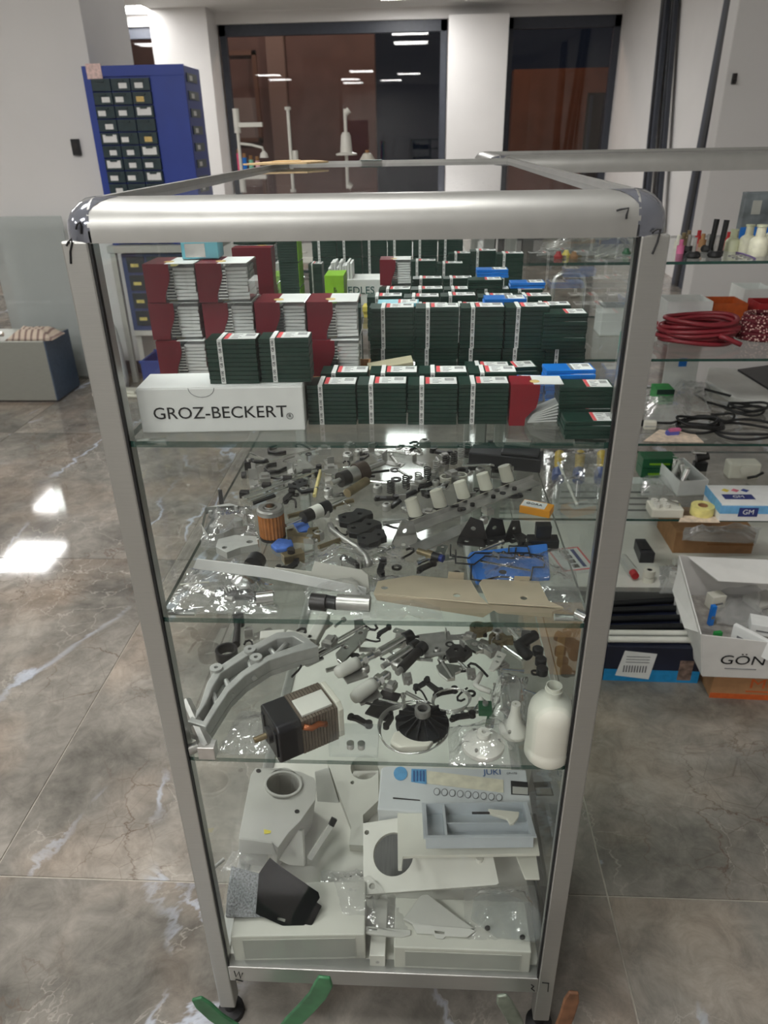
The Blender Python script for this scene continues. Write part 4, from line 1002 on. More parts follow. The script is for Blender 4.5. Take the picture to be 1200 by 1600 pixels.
# steel wire coil
wc = thing('wire_coil', 'coil of thin bright wire lying round the black fan disc', 'wire', S(*Dd(240, 610), z))
c0 = S(*Dd(240, 610), z); ra = (S(*Dd(415, 610), z)-c0).length; rb = (S(*Dd(240, 750), z)-S(*Dd(240, 480), z)).length/2
for k in range(4):
    MB().tube([((ra+.002*k-.004)*cos(2*pi*i/40+.5*k), (rb+.0015*k-.003)*sin(2*pi*i/40+.5*k), .0015+.0022*k+.002*sin(3*i/40*2*pi+k)+.002) for i in range(40)], .0009, 6, True).build('turn', M_steel, wc, (.001*k, 0, 0), smooth='all')
w2 = thing('wire_coil', 'small loop of bright wire behind the fan disc', 'wire', S(*Dd(450, 470), z))
for k in range(3): MB().tube([((.024+.0015*k)*cos(2*pi*i/30), (.024-.001*k)*sin(2*pi*i/30), .002+.002*k+.004*(1+cos(2*pi*i/30))) for i in range(30)], .0009, 6, True).build('turn', M_steel, w2, smooth='all')
flat('plastic_piece', 'cream rounded plastic piece under the wire coil', 'plastic part', DDs((130, 690), (150, 640), (200, 625), (330, 650), (362, 680), (330, 715), (180, 722)), z, .010, M_cream, bev=.003)
# bottle
p = S(*Dd(958, 770), z); bt = thing('plastic_bottle', 'translucent white plastic bottle without a cap, right front of the third shelf', 'bottle', p+Vector((-.001, .014, 0)))
RB = .0285
M_hdpe = mat('milky_hdpe', (212, 212, 200), .4, 0, .02, 10, spec=.4)
_p = M_hdpe.node_tree.nodes['Principled BSDF']; _p.inputs['Subsurface Weight'].default_value = .3; _p.inputs['Subsurface Radius'].default_value = (.02, .02, .018)
MB().lathe([(0, 0), (RB*.93, 0), (RB, .004), (RB, .016), (RB*.97, .019), (RB*.985, .022), (RB*.985, .070), (RB*.93, .080), (RB*.72, .090), (RB*.40, .096), (RB*.34, .099), (RB*.34, .112), (RB*.30, .112), (RB*.28, .098), (0, .094)], 36).build('bottle_body', M_hdpe, bt, smooth=50)
MB().lathe([(RB*.33, .104), (RB*.38, .104), (RB*.38, .1065), (RB*.33, .1065)], 28, None, True).build('neck_ring', M_hdpe, bt, smooth=True)
# white cones in bags
def cone(lb, x, y, R, h):
    o = thing('thread_cone', lb, 'cone', S(*Dd(x, y), z))
    MB().lathe([(0, 0), (R*.97, 0), (R, .003), (R*.98, .007), (R*.5, .016), (R*.32, h*.7), (R*.30, h), (R*.10, h), (R*.10, h-.006), (0, h-.006)], 32).build('cone_body', M_white, o, smooth=45)
    for k in range(3): a = k*2.1; MB().cyl((R*.75*cos(a), R*.75*sin(a), .008), (R*.75*cos(a), R*.75*sin(a), .0135), .002, n=10).build('rivet', M_steel2, o, smooth=True)
cone('wide white plastic disc with a low cone in a bag, before the fan disc', 615, 690, .0275, .026); cone('tall white plastic cone in a bag beside the bottle', 775, 610, .020, .048)
bag('plastic_bag', 'clear bag round the wide white disc', DDs((430, 790), (820, 800), (760, 570), (440, 590)), z, .030, M_bag, 31)
bag('plastic_bag', 'clear bag over the tall white cone', DDs((640, 600), (850, 660), (850, 330), (660, 360)), z, .045, M_bag, 32)
# levers and plates, back middle
flat('slotted_lever', 'slotted steel lever, foremost of the cluster behind the wire loop', 'lever', DDs((370, 280), (400, 265), (500, 280), (515, 298), (470, 318), (470, 345), (430, 350), (385, 315)), z, .005, M_steel, [Dd(455, 333)+(3,), Dd(500, 295)+(2.5,)], bev=.001)
flat('slotted_lever', 'curved steel lever, upper of the cluster behind the wire loop', 'lever', DDs((520, 150), (560, 140), (610, 160), (615, 195), (580, 210), (540, 185)), z+.004, .005, M_steel, [Dd(570, 170)+(5,)], bev=.001)
flat('slotted_lever', 'dark steel lever with bolts in the middle of the cluster', 'lever', DDs((420, 220), (460, 180), (530, 185), (560, 215), (520, 250), (440, 255)), z, .010, M_dark, [Dd(475, 210)+(4,), Dd(525, 215)+(3,)], bev=.001)
flat('lever_plate', 'white painted lever with two holes before the bag', 'lever', DDs((690, 195), (738, 215), (700, 275), (670, 302), (645, 295), (660, 255)), z+.012, .003, M_white, [Dd(700, 225)+(4,), Dd(690, 252)+(3.4,)])
wire('hooked_lever', 'white bent lever curving below the two hole one', 'lever', DDs((605, 320), (590, 350), (575, 380), (600, 395), (655, 415)), z+.006, .0042, M_white)
bp = thing('ball_pin', 'white ball on a thin pin behind the bagged disc', 'pin', S(*Dd(575, 505), z)); q = S(*Dd(603, 475), z)-bp.location
MB().cyl((-.010, -.012, .002), (q.x, q.y, .010), .0010, n=8).build('pin', M_steel, bp); MB().lathe([(.0045*sin(pi*i/8), .010-.0045*cos(pi*i/8)) for i in range(9)], 16, Matrix.Translation((q.x, q.y, 0))).build('ball', M_white, bp, smooth='all')
gk = blk('dark green knob behind the bagged disc', *Dd(625, 510), .018, .016, .014, mat('green_knob', (40, 92, 60), .4))
for i, (a, b, lb) in enumerate((((75, 225), (235, 140), 'polished cylinder with a black cap, rear one of three'), ((120, 280), (270, 190), 'polished cylinder with a black cap, middle one of three'), ((190, 310), (300, 200), 'dark cylinder, front one of three'))):
    o = thing('air_cylinder', lb, 'cylinder', S(*Dd(*a), z)); p = Vector((0, 0, .009)); q = S(*Dd(*b), z)-o.location+Vector((0, 0, .011)); d = q-p
    for s0, s1, r, m_, nm in ((0, .8, .0075, M_steel if i < 2 else M_dark, 'barrel'), (.8, 1.05, .0095, M_black, 'cap'), (-.18, 0, .0045, M_steel2, 'piston_rod')): MB().cyl(p+d*s0, p+d*s1, r, n=18).build(nm, m_, o, smooth=True)
for i, (x, y, lb) in enumerate(((690, 150, 'aged brass clamp ring beside the levers'), (590, 95, 'aged brass clamp ring at the back of the third shelf'))):
    o = thing('clamp_ring', lb, 'ring', S(*Dd(x, y), z), .4*i); MB().lathe([(.008, 0), (.014, 0), (.014, .012), (.008, .012)], 20, None, True).build('ring', M_brass, o, smooth=True); MB().bb(.012, -.005, 0, .024, .005, .012).build('ear', M_brass, o, bev=.001)
for i, (x, y) in enumerate(((900, 205), (915, 258), (922, 308))):
    o = MB().lathe([(0, 0), (.0085, 0), (.0085, .010), (.006, .012), (0, .012)], 20).build('rubber_stopper', M_rub, None, S(*Dd(x, y), z), smooth=True); tag(o, ['rearmost', 'middle', 'front'][i]+' round black rubber stopper of the row by the right glass', 'rubber stopper', 'rubber stoppers on the third shelf')
wire('rubber_elbow', 'black rubber elbow hose at the back right of the third shelf', 'hose', DDs((885, 130), (850, 150), (800, 185), (815, 205), (850, 240)), z, .0085, M_rub, n=10)
flat('steel_sheet', 'grey sheet metal lying under the cylinders at the back', 'plate', DDs((270, 110), (440, 90), (470, 180), (320, 240)), z, .002, M_steel2)
rod('steel_rod', 'bright rod lying across the sheet metal', 'rod', Dd(310, 225), Dd(480, 205), z+.002, .003, M_steel2)
flat('tag_plate', 'dark rectangular plate under the finned disc', 'plate', DDs((0, 520), (90, 400), (190, 420), (110, 560)), z, .003, M_dark)
scatter(60, (380, 980, 880, 1050), z, HW, None, 'at the back of the third shelf', 'at the back of the third shelf', 15)
scatter(30, (560, 1040, 840, 1130), z, HW, None, 'in the middle of the third shelf', 'in the middle of the third shelf', 18, smax=1.2)
# ================================================================ floor of the cabinet: covers and panels
z = ZB-.004
def E_(x, y): return (320+x/4.286, 1180+y/4.286)
def F_(x, y): return (560+x/3.529, 1180+y/3.529)
def EE(*q): return [E_(*p) for p in q]
def FF(*q): return [F_(*p) for p in q]
def slab(name, plane, pts, th, matl, holes=(), bev=.0015, label=None, cat=None, parent=None):
    """a sheet lying in a tilted plane through three points (u, v, depth); thickness goes down behind it"""
    a, b, c = [Y(*k) for k in plane]
    n = (b-a).cross(c-a).normalized()
    if n.z < 0: n = -n
    xa = (b-a).normalized(); ya = n.cross(xa)
    def hit(u, v):
        d = _ray(u, v); o_ = Vector((CX, CY, CZ)); t = (a-o_).dot(n)/d.dot(n); return o_+d*t
    P_ = [hit(*k) for k in pts]
    for k in P_: k.x = min(max(k.x, .018), .511)        # stays between the side glasses
    ctr = sum(P_, Vector())/len(P_)
    loc2 = lambda p: ((p-ctr).dot(xa), (p-ctr).dot(ya))
    hs = []
    for h in holes:
        if len(h) == 3:
            q = hit(h[0], h[1]); r = (hit(h[0]+h[2], h[1])-q).length; x, y = loc2(q); hs.append(circ(x, y, r, 26))
        else: hs.append([loc2(hit(*k)) for k in h])
    me = plate_mesh(name, [loc2(k) for k in P_], hs, -th, 0, min(bev, th*.3))
    M_ = Matrix(((xa.x, ya.x, n.x, ctr.x), (xa.y, ya.y, n.y, ctr.y), (xa.z, ya.z, n.z, ctr.z), (0, 0, 0, 1)))
    o = obj(name, me, matl, parent); o.matrix_world = M_
    if parent is not None: o.matrix_basis = Matrix.Translation(-parent.location) @ M_
    elif label: tag(o, label, cat)
    return o
M_pan = mat('panel_white', (198, 197, 187), .45, 0, .03, 30)
M_pang = mat('panel_grey_inset', (160, 161, 153), .5, 0, .04, 30)
def panelbox(lb, x0, y0, x1, h, d, rz):
    o = thing('control_panel_box', lb, 'panel box', (x0, y0, z), rz); w_ = x1-x0
    MB().bb(0, 0, 0, w_, d, h).build('housing', M_pan, o, bev=.002)
    MB().bb(.018, -.0006, .009, w_-.016, .001, h-.009).build('inset', M_pang, o)
    m = MB()
    for a in ((.018, .008, w_-.016, .009), (.018, h-.009, w_-.016, h-.008), (.017, .008, .018, h-.008), (w_-.016, .008, w_-.015, h-.008)): m.bb(a[0], -.001, a[1], a[2], .001, a[3])
    m.build('inset_rim', M_ltgrey, o)
panelbox('pale grey panel box at the left of the cabinet floor, inset front', .034, .0105, .240, .064, .090, .055)
panelbox('pale grey panel box at the right of the cabinet floor, inset front', .284, .0100, .492, .054, .082, .0)
for sx, lb in ((.2585, 'white fixing block on the cabinet floor between the panel boxes'),):
    o = thing('fixing_block', lb, 'block', (sx, .0105, z)); MB().bb(-.012, 0, 0, .012, .09, .030).build('body', M_white, o, bev=.001); MB().cyl((0, -.0004, .014), (0, .002, .014), .003, n=12).build('screw', M_steel2, o)
# big belt cover with round opening
bc = thing('belt_cover', 'large light grey belt cover with a round opening, left on the cabinet floor', 'cover', S(410, 1290, z))
pl = ((372, 1310, .155), (430, 1318, .155), (405, 1205, .275))
slab('top_face', pl, EE((225, 552), (255, 330), (300, 130), (340, 85), (480, 85), (640, 110), (730, 150), (748, 210), (740, 300), (640, 440), (560, 520), (490, 620), (455, 590)), .105, M_ltgrey, [E_(525, 190)+(26,)], .004, parent=bc)
slab('opening_rim', ((372, 1310, .151), (430, 1318, .151), (405, 1205, .271)), [(E_(525, 190)[0]+30*cos(k*.262), E_(525, 190)[1]+21*sin(k*.262)) for k in range(24)], .010, M_ltgrey, [[(E_(525, 190)[0]+26*cos(k*.262), E_(525, 190)[1]+17.5*sin(k*.262)) for k in range(24)]], .001, parent=bc)
slab('front_skirt', ((372, 1312, .150), (430, 1322, .150), (380, 1345, .142)), EE((228, 560), (450, 590), (480, 670), (240, 655)), .004, M_ltgrey, parent=bc)
for a in ((360, 103), (618, 375)): slab('screw_hole', ((372, 1310, .1540), (430, 1318, .1540), (405, 1205, .2740)), [(E_(*a)[0]+4*cos(k*.5), E_(*a)[1]+3*sin(k*.5)) for k in range(12)], .002, M_dark, parent=bc)
slab('warning_sticker', ((372, 1310, .1540), (430, 1318, .1540), (405, 1205, .2740)), EE((395, 495), (445, 505), (440, 522), (398, 528)), .0006, mat('yellow_sticker', (214, 200, 60), .5), parent=bc)
slab('cover', ((480, 1350, .24), (540, 1350, .24), (500, 1200, .37)), EE((735, 110), (830, 80), (960, 520), (870, 545), (770, 520)), .02, M_ltgrey, label='narrow grey cover wedged behind the belt cover', cat='cover')
slab('side_cover', ((560, 1318, .215), (600, 1318, .215), (560, 1200, .37)), EE((815, 30), (1160, 40), (1165, 300), (1060, 400), (1060, 605), (965, 600), (980, 480)), .03, M_pan, [E_(1070, 80)+(22,), E_(988, 182)+(3,)], .004, label='cream side cover with a round cut-out behind the white panels', cat='cover')
slab('wedge', ((435, 1350, .165), (475, 1352, .165), (467, 1300, .20)), EE((488, 700), (625, 502), (655, 505), (668, 745), (560, 735)), .02, M_white, label='small white wedge cover beside the black plate', cat='cover')
so = thing('squeegee', 'grey flat stick with a black tip leaning beside the wedge', 'tool', S(*E_(690, 700), z))
a = Y(*E_(700, 690), .165)-so.location; b = Y(*E_(845, 470), .20)-so.location; e = Y(*E_(860, 440), .205)-so.location
MB().cyl(a, b, .006, .006, 4).build('handle', M_ltgrey, so); MB().cyl(b, e+(e-b)*.6, .0065, .0065, 4).build('tip', M_black, so)
slab('rear_cover', ((470, 1380, .15), (560, 1380, .15), (500, 1330, .22)), EE((640, 690), (960, 700), (940, 560), (780, 580), (760, 640)), .01, M_ltgrey, label='grey cover lying behind the black plate', cat='cover')
# bubble wrap and black plate on the left panel box
M_bub = mat('grey_bubble_wrap', (132, 134, 136), .25, 0, .5, 330, bump=1.0, bscale=330)
slab('bubble_wrap', ((345, 1425, .042), (400, 1430, .042), (360, 1350, .105)), EE((95, 790), (140, 740), (240, 760), (360, 790), (400, 880), (410, 1010), (390, 1085), (250, 1085), (140, 1080), (105, 930)), .014, M_bub, bev=.004, label='grey bubble wrapped bundle at the left glass of the cabinet floor', cat='package')
bag('plastic_bag', 'clear bag behind the bubble wrapped bundle', EE((120, 780), (430, 780), (430, 650), (180, 650)), z+.06, .02, M_bag, 41)
bpl = slab('black_plate', ((405, 1428, .042), (468, 1455, .026), (440, 1350, .100)), EE((435, 685), (500, 740), (760, 918), (770, 955), (750, 985), (783, 1010), (716, 1142), (672, 1132), (632, 1192), (340, 1062), (345, 1000), (362, 790)), .003, mat('black_sheet', (14, 14, 15), .7, 0, .1, 40, spec=.1), [EE((485, 1085), (540, 1098), (535, 1118), (482, 1102))], .0006, label='black notched sheet plate leaning on the left panel box', cat='plate')
rod('steel_tube', 'thin steel tube poking out at the left of the cabinet floor', 'tube', E_(40, 780), E_(130, 705), z+.075, .003, M_steel2)
# printed control panel, storage tray, covers
cpn = thing('sewing_console', 'light blue grey sewing machine control panel printed JUKI', 'control panel', S(*F_(550, 280), z))
plj = ((600, 1255, .215), (800, 1255, .215), (700, 1200, .290))
M_jk = mat('pale_blue_panel', (208, 211, 212), .35, 0, .02, 30)
slab('panel_face', plj, FF((105, 300), (125, 75), (150, 60), (960, 80), (978, 100), (985, 300), (960, 320), (300, 310)), .045, M_jk, [], .003, parent=cpn)
def onpl(nm, pts, m_, up=.0008, th=.001):
    a, b, c = plj; k = .0012*up/.0008
    return slab(nm, ((a[0], a[1], a[2]-k), (b[0], b[1], b[2]-k), (c[0], c[1], c[2]-k)), FF(*pts), th, m_, bev=0, parent=cpn)
M_bl = mat('blue_print', (96, 160, 206), .5); M_bl2 = mat('dark_blue_print', (52, 92, 150), .5)
onpl('display_window', ((375, 85), (800, 135), (800, 205), (380, 155)), mat('cream_display', (226, 220, 198), .4))
onpl('round_emblem', [(232+38*cos(k*.4), 100+38*sin(k*.4)) for k in range(16)], M_bl)
onpl('stitch_chart', ((292, 75), (375, 78), (375, 158), (290, 145)), M_bl)
for k in range(4): onpl('stitch_sample', ((302+18*k, 85), (310+18*k, 85), (310+18*k, 142), (302+18*k, 140)), M_bl2, .0016)
for k in range(9): onpl('button_ring', [(432+43*k+18*cos(i*.4), 200+4*k+20*sin(i*.4)) for i in range(16)], M_grayprint); onpl('button', [(432+43*k+14*cos(i*.4), 200+4*k+16*sin(i*.4)) for i in range(16)], M_jk, .0016)
onpl('small_display', ((840, 140), (942, 148), (942, 220), (842, 215)), M_black); onpl('display_screen', ((850, 172), (935, 178), (935, 215), (850, 210)), M_ltgrey, .0016)
onpl('arrow_print', ((190, 232), (340, 246), (340, 250), (190, 238)), M_ink)
# lettering lies in the panel plane
def pl_text(s_, x, y, size, m_, par):
    a, b, c = [Y(*k) for k in plj]; n = (b-a).cross(c-a).normalized(); n = n if n.z > 0 else -n; xa = (b-a).normalized(); ya = n.cross(xa)
    d = _ray(*F_(x, y)); o_ = Vector((CX, CY, CZ)); p = o_+d*((a-o_).dot(n)/d.dot(n))+n*.001-par.location
    t = text(s_, size, m_, par, (0, 0, 0), (0, 0, 0)); t.matrix_basis = Matrix(((xa.x, ya.x, n.x, p.x), (xa.y, ya.y, n.y, p.y), (xa.z, ya.z, n.z, p.z), (0, 0, 0, 1)))
pl_text('JUKI', 738, 96, .017, M_bl2, cpn); pl_text('CP-170', 845, 102, .006, M_grayprint, cpn)
M_cov = mat('warm_white_cover', (222, 220, 208), .4, 0, .03, 30)
slab('base_cover', ((640, 1335, .118), (840, 1330, .118), (650, 1270, .200)), FF((215, 312), (310, 305), (1010, 435), (1045, 480), (1072, 540), (900, 545), (305, 555), (245, 560), (238, 625), (218, 625)), .006, M_cov, bev=.002, label='warm white cover sheet under the storage tray', cat='cover')
slab('base_cover', ((815, 1372, .092), (862, 1374, .092), (830, 1335, .135)), FF((865, 545), (1030, 545), (1068, 685), (920, 680)), .004, M_cov, label='corner of a cream cover by the right glass below the tray', cat='cover')
ty = thing('storage_tray', 'pale blue grey storage tray with compartments, right on the cabinet floor', 'tray', Y(760, 1306, .118))
def tp(x, y, yy): return Y(*F_(x, y), yy)-ty.location
M_ty = mat('pale_blue_tray', (194, 200, 204), .45, 0, .03, 30)
w_ = (tp(1020, 410, .118)-tp(372, 440, .118)).length; x0 = tp(372, 440, .118).x; w_ = min(w_, .500-ty.location.x-x0); dp = .085; hh = .022
MB().bb(x0, 0, -.022, x0+w_, dp, -.020).build('tray_floor', M_ty, ty)
for nm, bxx in (('front_wall', (x0, 0, -.020, x0+w_, .003, 0)), ('back_wall', (x0, dp-.003, -.020, x0+w_, dp, 0)), ('side_wall', (x0, .003, -.020, x0+.003, dp-.003, 0)), ('side_wall', (x0+w_-.003, .003, -.020, x0+w_, dp-.003, 0)),
                ('divider', (x0+.030, .003, -.020, x0+.034, dp-.003, -.001)), ('divider', (x0+.034, .036, -.020, x0+w_-.003, .039, -.004)), ('rim', (x0-.004, -.004, -.0015, x0+w_+.004, .0, .0005)), ('rim', (x0-.004, 0, -.0015, x0, dp, .0005)), ('rim', (x0+w_, 0, -.0015, x0+w_+.004, dp, .0005))):
    MB().bb(*bxx).build(nm, M_ty, ty)
ty.rotation_euler = (radians(-14), radians(-1.0), radians(2))
lv = thing('cream_lever', 'small cream lever with a dark pin lying in the storage tray', 'lever', ty.location+Vector((.010, .040, -.004)), -.05)
obj('lever_body', plate_mesh('lever_body', [(-.004, .010), (.046, .008), (.044, -.002), (.036, -.014), (.030, -.016), (.026, -.006), (-.002, .002)], [], 0, .006, .001), M_cream, lv); MB().cyl((-.03, .001, .004), (.004, .004, .004), .002, n=8).build('pin', M_dark, lv)
wpn = thing('panel_cover', 'white rectangular cover with a large round opening, middle of the cabinet floor', 'cover', S(*F_(400, 600), z))
plw = ((570, 1392, .100), (775, 1376, .100), (600, 1290, .190))
slab('face', plw, FF((25, 375), (215, 345), (235, 345), (700, 440), (740, 545), (775, 705), (760, 715), (40, 768), (28, 755)), .010, M_white, [F_(192, 545)+(31.5,), F_(46, 425)+(3.5,), F_(75, 722)+(4.5,)], .003, parent=wpn)
for a in ((60, 790), (100, 780), (665, 590)): p = Y(*F_(*a), .13)-wpn.location; MB().cyl(p+Vector((0, 0, .012)), p-Vector((0, 0, .018)), .006, n=12).build('peg', M_white, wpn, smooth=True)
slab('ribbed_plate', ((590, 1360, .175), (650, 1360, .175), (600, 1300, .24)), [(F_(192, 545)[0]+40*cos(k*.26), F_(192, 545)[1]+40*sin(k*.26)) for k in range(24)], .004, mat('ribbed_grey', (110, 110, 108), .5, 0, .3, 40, stretch=(30, .2, 1)), label='dark grey ribbed plate seen through the round opening', cat='plate')
# lower covers in bags, front right
slab('trim_cover', ((630, 1440, .045), (740, 1460, .031), (655, 1390, .095)), FF((245, 900), (345, 770), (385, 765), (520, 870), (640, 955), (560, 960), (300, 930)), .006, M_ltgrey, label='grey triangular trim cover on the right panel box', cat='cover')
slab('trim_cover', ((640, 1465, .026), (740, 1465, .026), (690, 1440, .045)), FF((295, 930), (620, 955), (648, 970), (600, 1005), (480, 1000), (470, 1015), (425, 1010), (415, 990), (320, 985)), .006, M_ltgrey, [FF((422, 968), (475, 975), (472, 988), (424, 982))], label='grey curved lip cover resting on the right panel box', cat='cover')
slab('trim_cover', ((560, 1445, .040), (640, 1460, .029), (590, 1425, .060)), FF((-100, 890), (60, 945), (290, 960), (290, 990), (240, 1005), (60, 985), (-60, 950)), .006, M_ltgrey, [FF((55, 950), (105, 955), (104, 966), (56, 962))], label='grey lip cover in the bag between the panel boxes', cat='cover')
slab('clear_guard', ((740, 1470, .022), (840, 1470, .022), (790, 1400, .085)), FF((620, 900), (640, 780), (760, 740), (960, 820), (1015, 870), (1020, 980), (980, 1025), (760, 1000)), .006, M_clear, label='clear curved eye guard with two screws on the right panel box', cat='guard')
for a, lb in (((712, 950), 'dark screw at the left end of the clear eye guard'), ((905, 1000), 'dark screw at the right end of the clear eye guard')):
    o = slab('screw', ((740, 1470, .019), (840, 1470, .019), (790, 1400, .082)), [(F_(*a)[0]+4.5*cos(k*.5), F_(*a)[1]+3.6*sin(k*.5)) for k in range(12)], .005, M_dark, label=lb, cat='screw')
bag('plastic_bag', 'clear bag round covers at the lower right of the cabinet floor', FF((600, 1020), (1010, 1030), (980, 720), (580, 740)), z+.052, .022, M_bag, 51)
bag('plastic_bag', 'clear bag draped between the panel boxes, middle of the cabinet floor', EE((820, 1200), (1420, 1210), (1180, 770), (780, 780)), z+.05, .022, M_bag, 52, 24)
slab('grey_sheet', ((800, 1420, .14), (830, 1420, .14), (815, 1350, .22)), FF((745, 560), (860, 560), (960, 760), (790, 740), (770, 620)), .004, mat('mid_grey_sheet', (128, 130, 132), .45), label='mid grey sheet standing behind the white cover', cat='sheet')
for i, x in enumerate((985, 1010, 1032)):
    a = Y(*F_(x-10, 700), .17); b = Y(*F_(x+30, 900), .10); a.z = max(a.z, z+.01); 
    o = MB().cyl(Vector((a.x, .30, z+.006)), Vector((b.x, .05, z+.006)), .005, n=10).build('steel_tube', M_dark, None, smooth=True); tag(o, ['inner', 'middle', 'outer'][i]+' dark tube lying along the right glass of the cabinet floor', 'tube')
slab('back_cover', ((400, 1200, .46), (560, 1200, .46), (480, 1185, .52)), [(345, 1215), (420, 1196), (520, 1196), (500, 1225), (400, 1232)], .03, M_ltgrey, label='grey cover far back on the cabinet floor', cat='cover')
slab('back_cover', ((600, 1210, .46), (830, 1210, .46), (700, 1180, .52)), [(575, 1230), (590, 1190), (860, 1190), (850, 1230)], .03, M_pan, label='cream cover far back behind the control panel', cat='cover')
# ================================================================ right hand cabinet: contents
def G(x, y): return (820+x/3.158, 320+y/3.158)
def H_(x, y): return (820+x/3.158, 560+y/3.158)
def K(x, y): return (820+x/3.158, 800+y/3.158)
def open_carton(name, label, u0, u1, v, z, d, h, outer, inner, rz=0, flaps=False, yy=None):
    p = S(u0, v, z) if yy is None else Vector((Y(u0, v, yy).x, yy, z)); q = S(u1, v, z) if yy is None else Vector((Y(u1, v, yy).x, yy, z))
    w_ = (q-p).length; t = thing(name, label, 'carton', p, rz)
    MB().bb(0, 0, 0, w_, d, .003).build('bottom', inner, t)
    for nm, b_ in (('front_wall', (0, 0, .003, w_, .003, h)), ('back_wall', (0, d-.003, .003, w_, d, h)), ('side_wall', (0, .003, .003, .003, d-.003, h)), ('side_wall', (w_-.003, .003, .003, w_, d-.003, h))):
        MB().bb(*b_).build(nm, outer, t)
    return t, w_
M_pink = mat('pale_pink_card', (232, 214, 206), .6); M_redc = mat('red_card', (176, 40, 44), .5); M_brownc = mat('brown_card', (146, 98, 56), .7); M_orngc = mat('rust_orange_card', (196, 92, 40), .6)
# --- top shelf
z = W1
bag('plastic_bag', 'long silver clear bag on the top shelf of the rear cabinet', [(838, 401), (1000, 401), (1010, 379), (850, 378)], z, .035, M_bagm, 61, 22)
for i in range(9):
    wire('silver_clip', 'silver strip inside the long clear bag on the rear top shelf', 'strip', [(850+16*i, 398), (862+16*i, 390), (880+14*i, 386)], z, .004, M_steel, 'silver strips inside the long clear bag')
bx = thing('carton', 'brown carton standing behind the long silver bag', 'carton', (Y(886, 372, 1.42).x, 1.42, z)); MB().bb(0, 0, 0, .075, .05, .062).build('carton_body', M_kraft, bx, bev=.001)
MB().bb(0, -.0006, .050, .075, 0, .062).build('tape', mat('tan_tape', (196, 150, 96), .4), bx)
bx = thing('carton', 'dark blue carton next to the brown one on the rear top shelf', 'carton', (Y(937, 372, 1.40).x, 1.40, z)); MB().bb(0, 0, 0, .080, .05, .058).build('carton_body', mat('navy_card', (44, 54, 118), .5), bx, bev=.001); MB().bb(.0, -.0005, .0, .004, .0, .058).build('edge_trim', M_kraft, bx)
for i, (u, v, m_, lb) in enumerate(((872, 404, M_redc, 'small dark red knob at the left of the rear top shelf'), (884, 402, M_yellow, 'small yellow knob beside the red one'), (896, 404, M_kraft, 'small tan knob beside the yellow one'), (978, 399, mat('green_knob', (40, 130, 90), .4), 'small green knob before the silver bag'))):
    o = thing('knob', lb, 'knob', S(u, v, z)); MB().lathe([(0, 0), (.010, 0), (.011, .006), (.007, .010), (.005, .016), (0, .017)], 14).build('cap', m_, o, smooth=True); MB().cyl((.008, 0, .004), (.018, .004, .004), .003, n=8).build('stem', M_brass, o, smooth=True)
wire('cord', 'thin white cord curled before the silver bag', 'cord', [(930, 402), (945, 398), (965, 397), (960, 404), (940, 405), (950, 400), (990, 396)], z, .002, M_white)
# black levelling feet with steel studs
for i, (u, v, s_, lb) in enumerate(((1082, 403, 1.0, 'front left'), (1116, 402, 1.0, 'front right'), (1074, 394, .9, 'rear left'), (1104, 393, .9, 'rear right'))):
    o = thing('levelling_mount', f'{lb} of the four black rubber mounts with steel studs', 'rubber mount', S(u, v, z))
    MB().lathe([(0, 0), (.014*s_, 0), (.017*s_, .004), (.016*s_, .010), (.012*s_, .014), (0, .014)], 22).build('base', M_rub, o, smooth=True)
    MB().cyl((0, 0, .014), (0, 0, .045*s_), .0042, n=12).build('stud', M_steel2, o, smooth=True)
for i, (u, v) in enumerate(((1109, 394), (1124, 396))):
    o = thing('black_pin', ['left', 'right'][i]+' tall black plastic pin behind the rubber mounts', 'pin', S(u, v, z)); MB().cyl((0, 0, 0), (.004, .002, .075), .0058, .0066, 12).build('shaft', M_black, o, smooth=True); MB().cyl((0, 0, 0), (0, 0, .006), .009, n=14).build('collar', M_black, o, smooth=True)
M_oil = mat('translucent_cream', (214, 218, 186), .35, 0, .04, 30)
for i, (u, v, R, h, lb) in enumerate(((1142, 392, .017, .050, 'small greenish oil bottle left of the cream ones'), (1165, 393, .019, .062, 'cream oil bottle in the middle of the group'), (1182, 399, .022, .068, 'front cream oil bottle of the group'), (1200, 396, .020, .075, 'cream oil bottle at the right picture edge'))):
    o = thing('oil_bottle', lb, 'bottle', S(u, v, z)); MB().lathe([(0, 0), (R, 0), (R, h*.45), (R*.8, h*.55), (R*.5, h*.62), (R*.45, h), (0, h)], 24).build('bottle_body', M_oil if i == 0 else mat('cream_oil', (226, 224, 200), .35), o, smooth=50); MB().lathe([(R*.5, h*.93), (R*.55, h*.93), (R*.55, h), (R*.5, h)], 20, None, True).build('neck_ring', M_oil, o)
for i in range(7):
    o = MB().lathe([(.006, 0), (.008, 0), (.008, .002), (.006, .002)], 14, None, True).build('split_ring', M_steel, None, S(1143+6*i, 400+(i % 3)*2.5, z), smooth=True); tag(o, 'small metal split ring lying before the oil bottles', 'ring', 'split rings on the rear top shelf')
wire('cord', 'thin purple cord running past the oil bottles', 'cord', [(1150, 396), (1160, 398), (1172, 402), (1180, 406)], z, .002, mat('purple_cord', (110, 90, 140), .6))
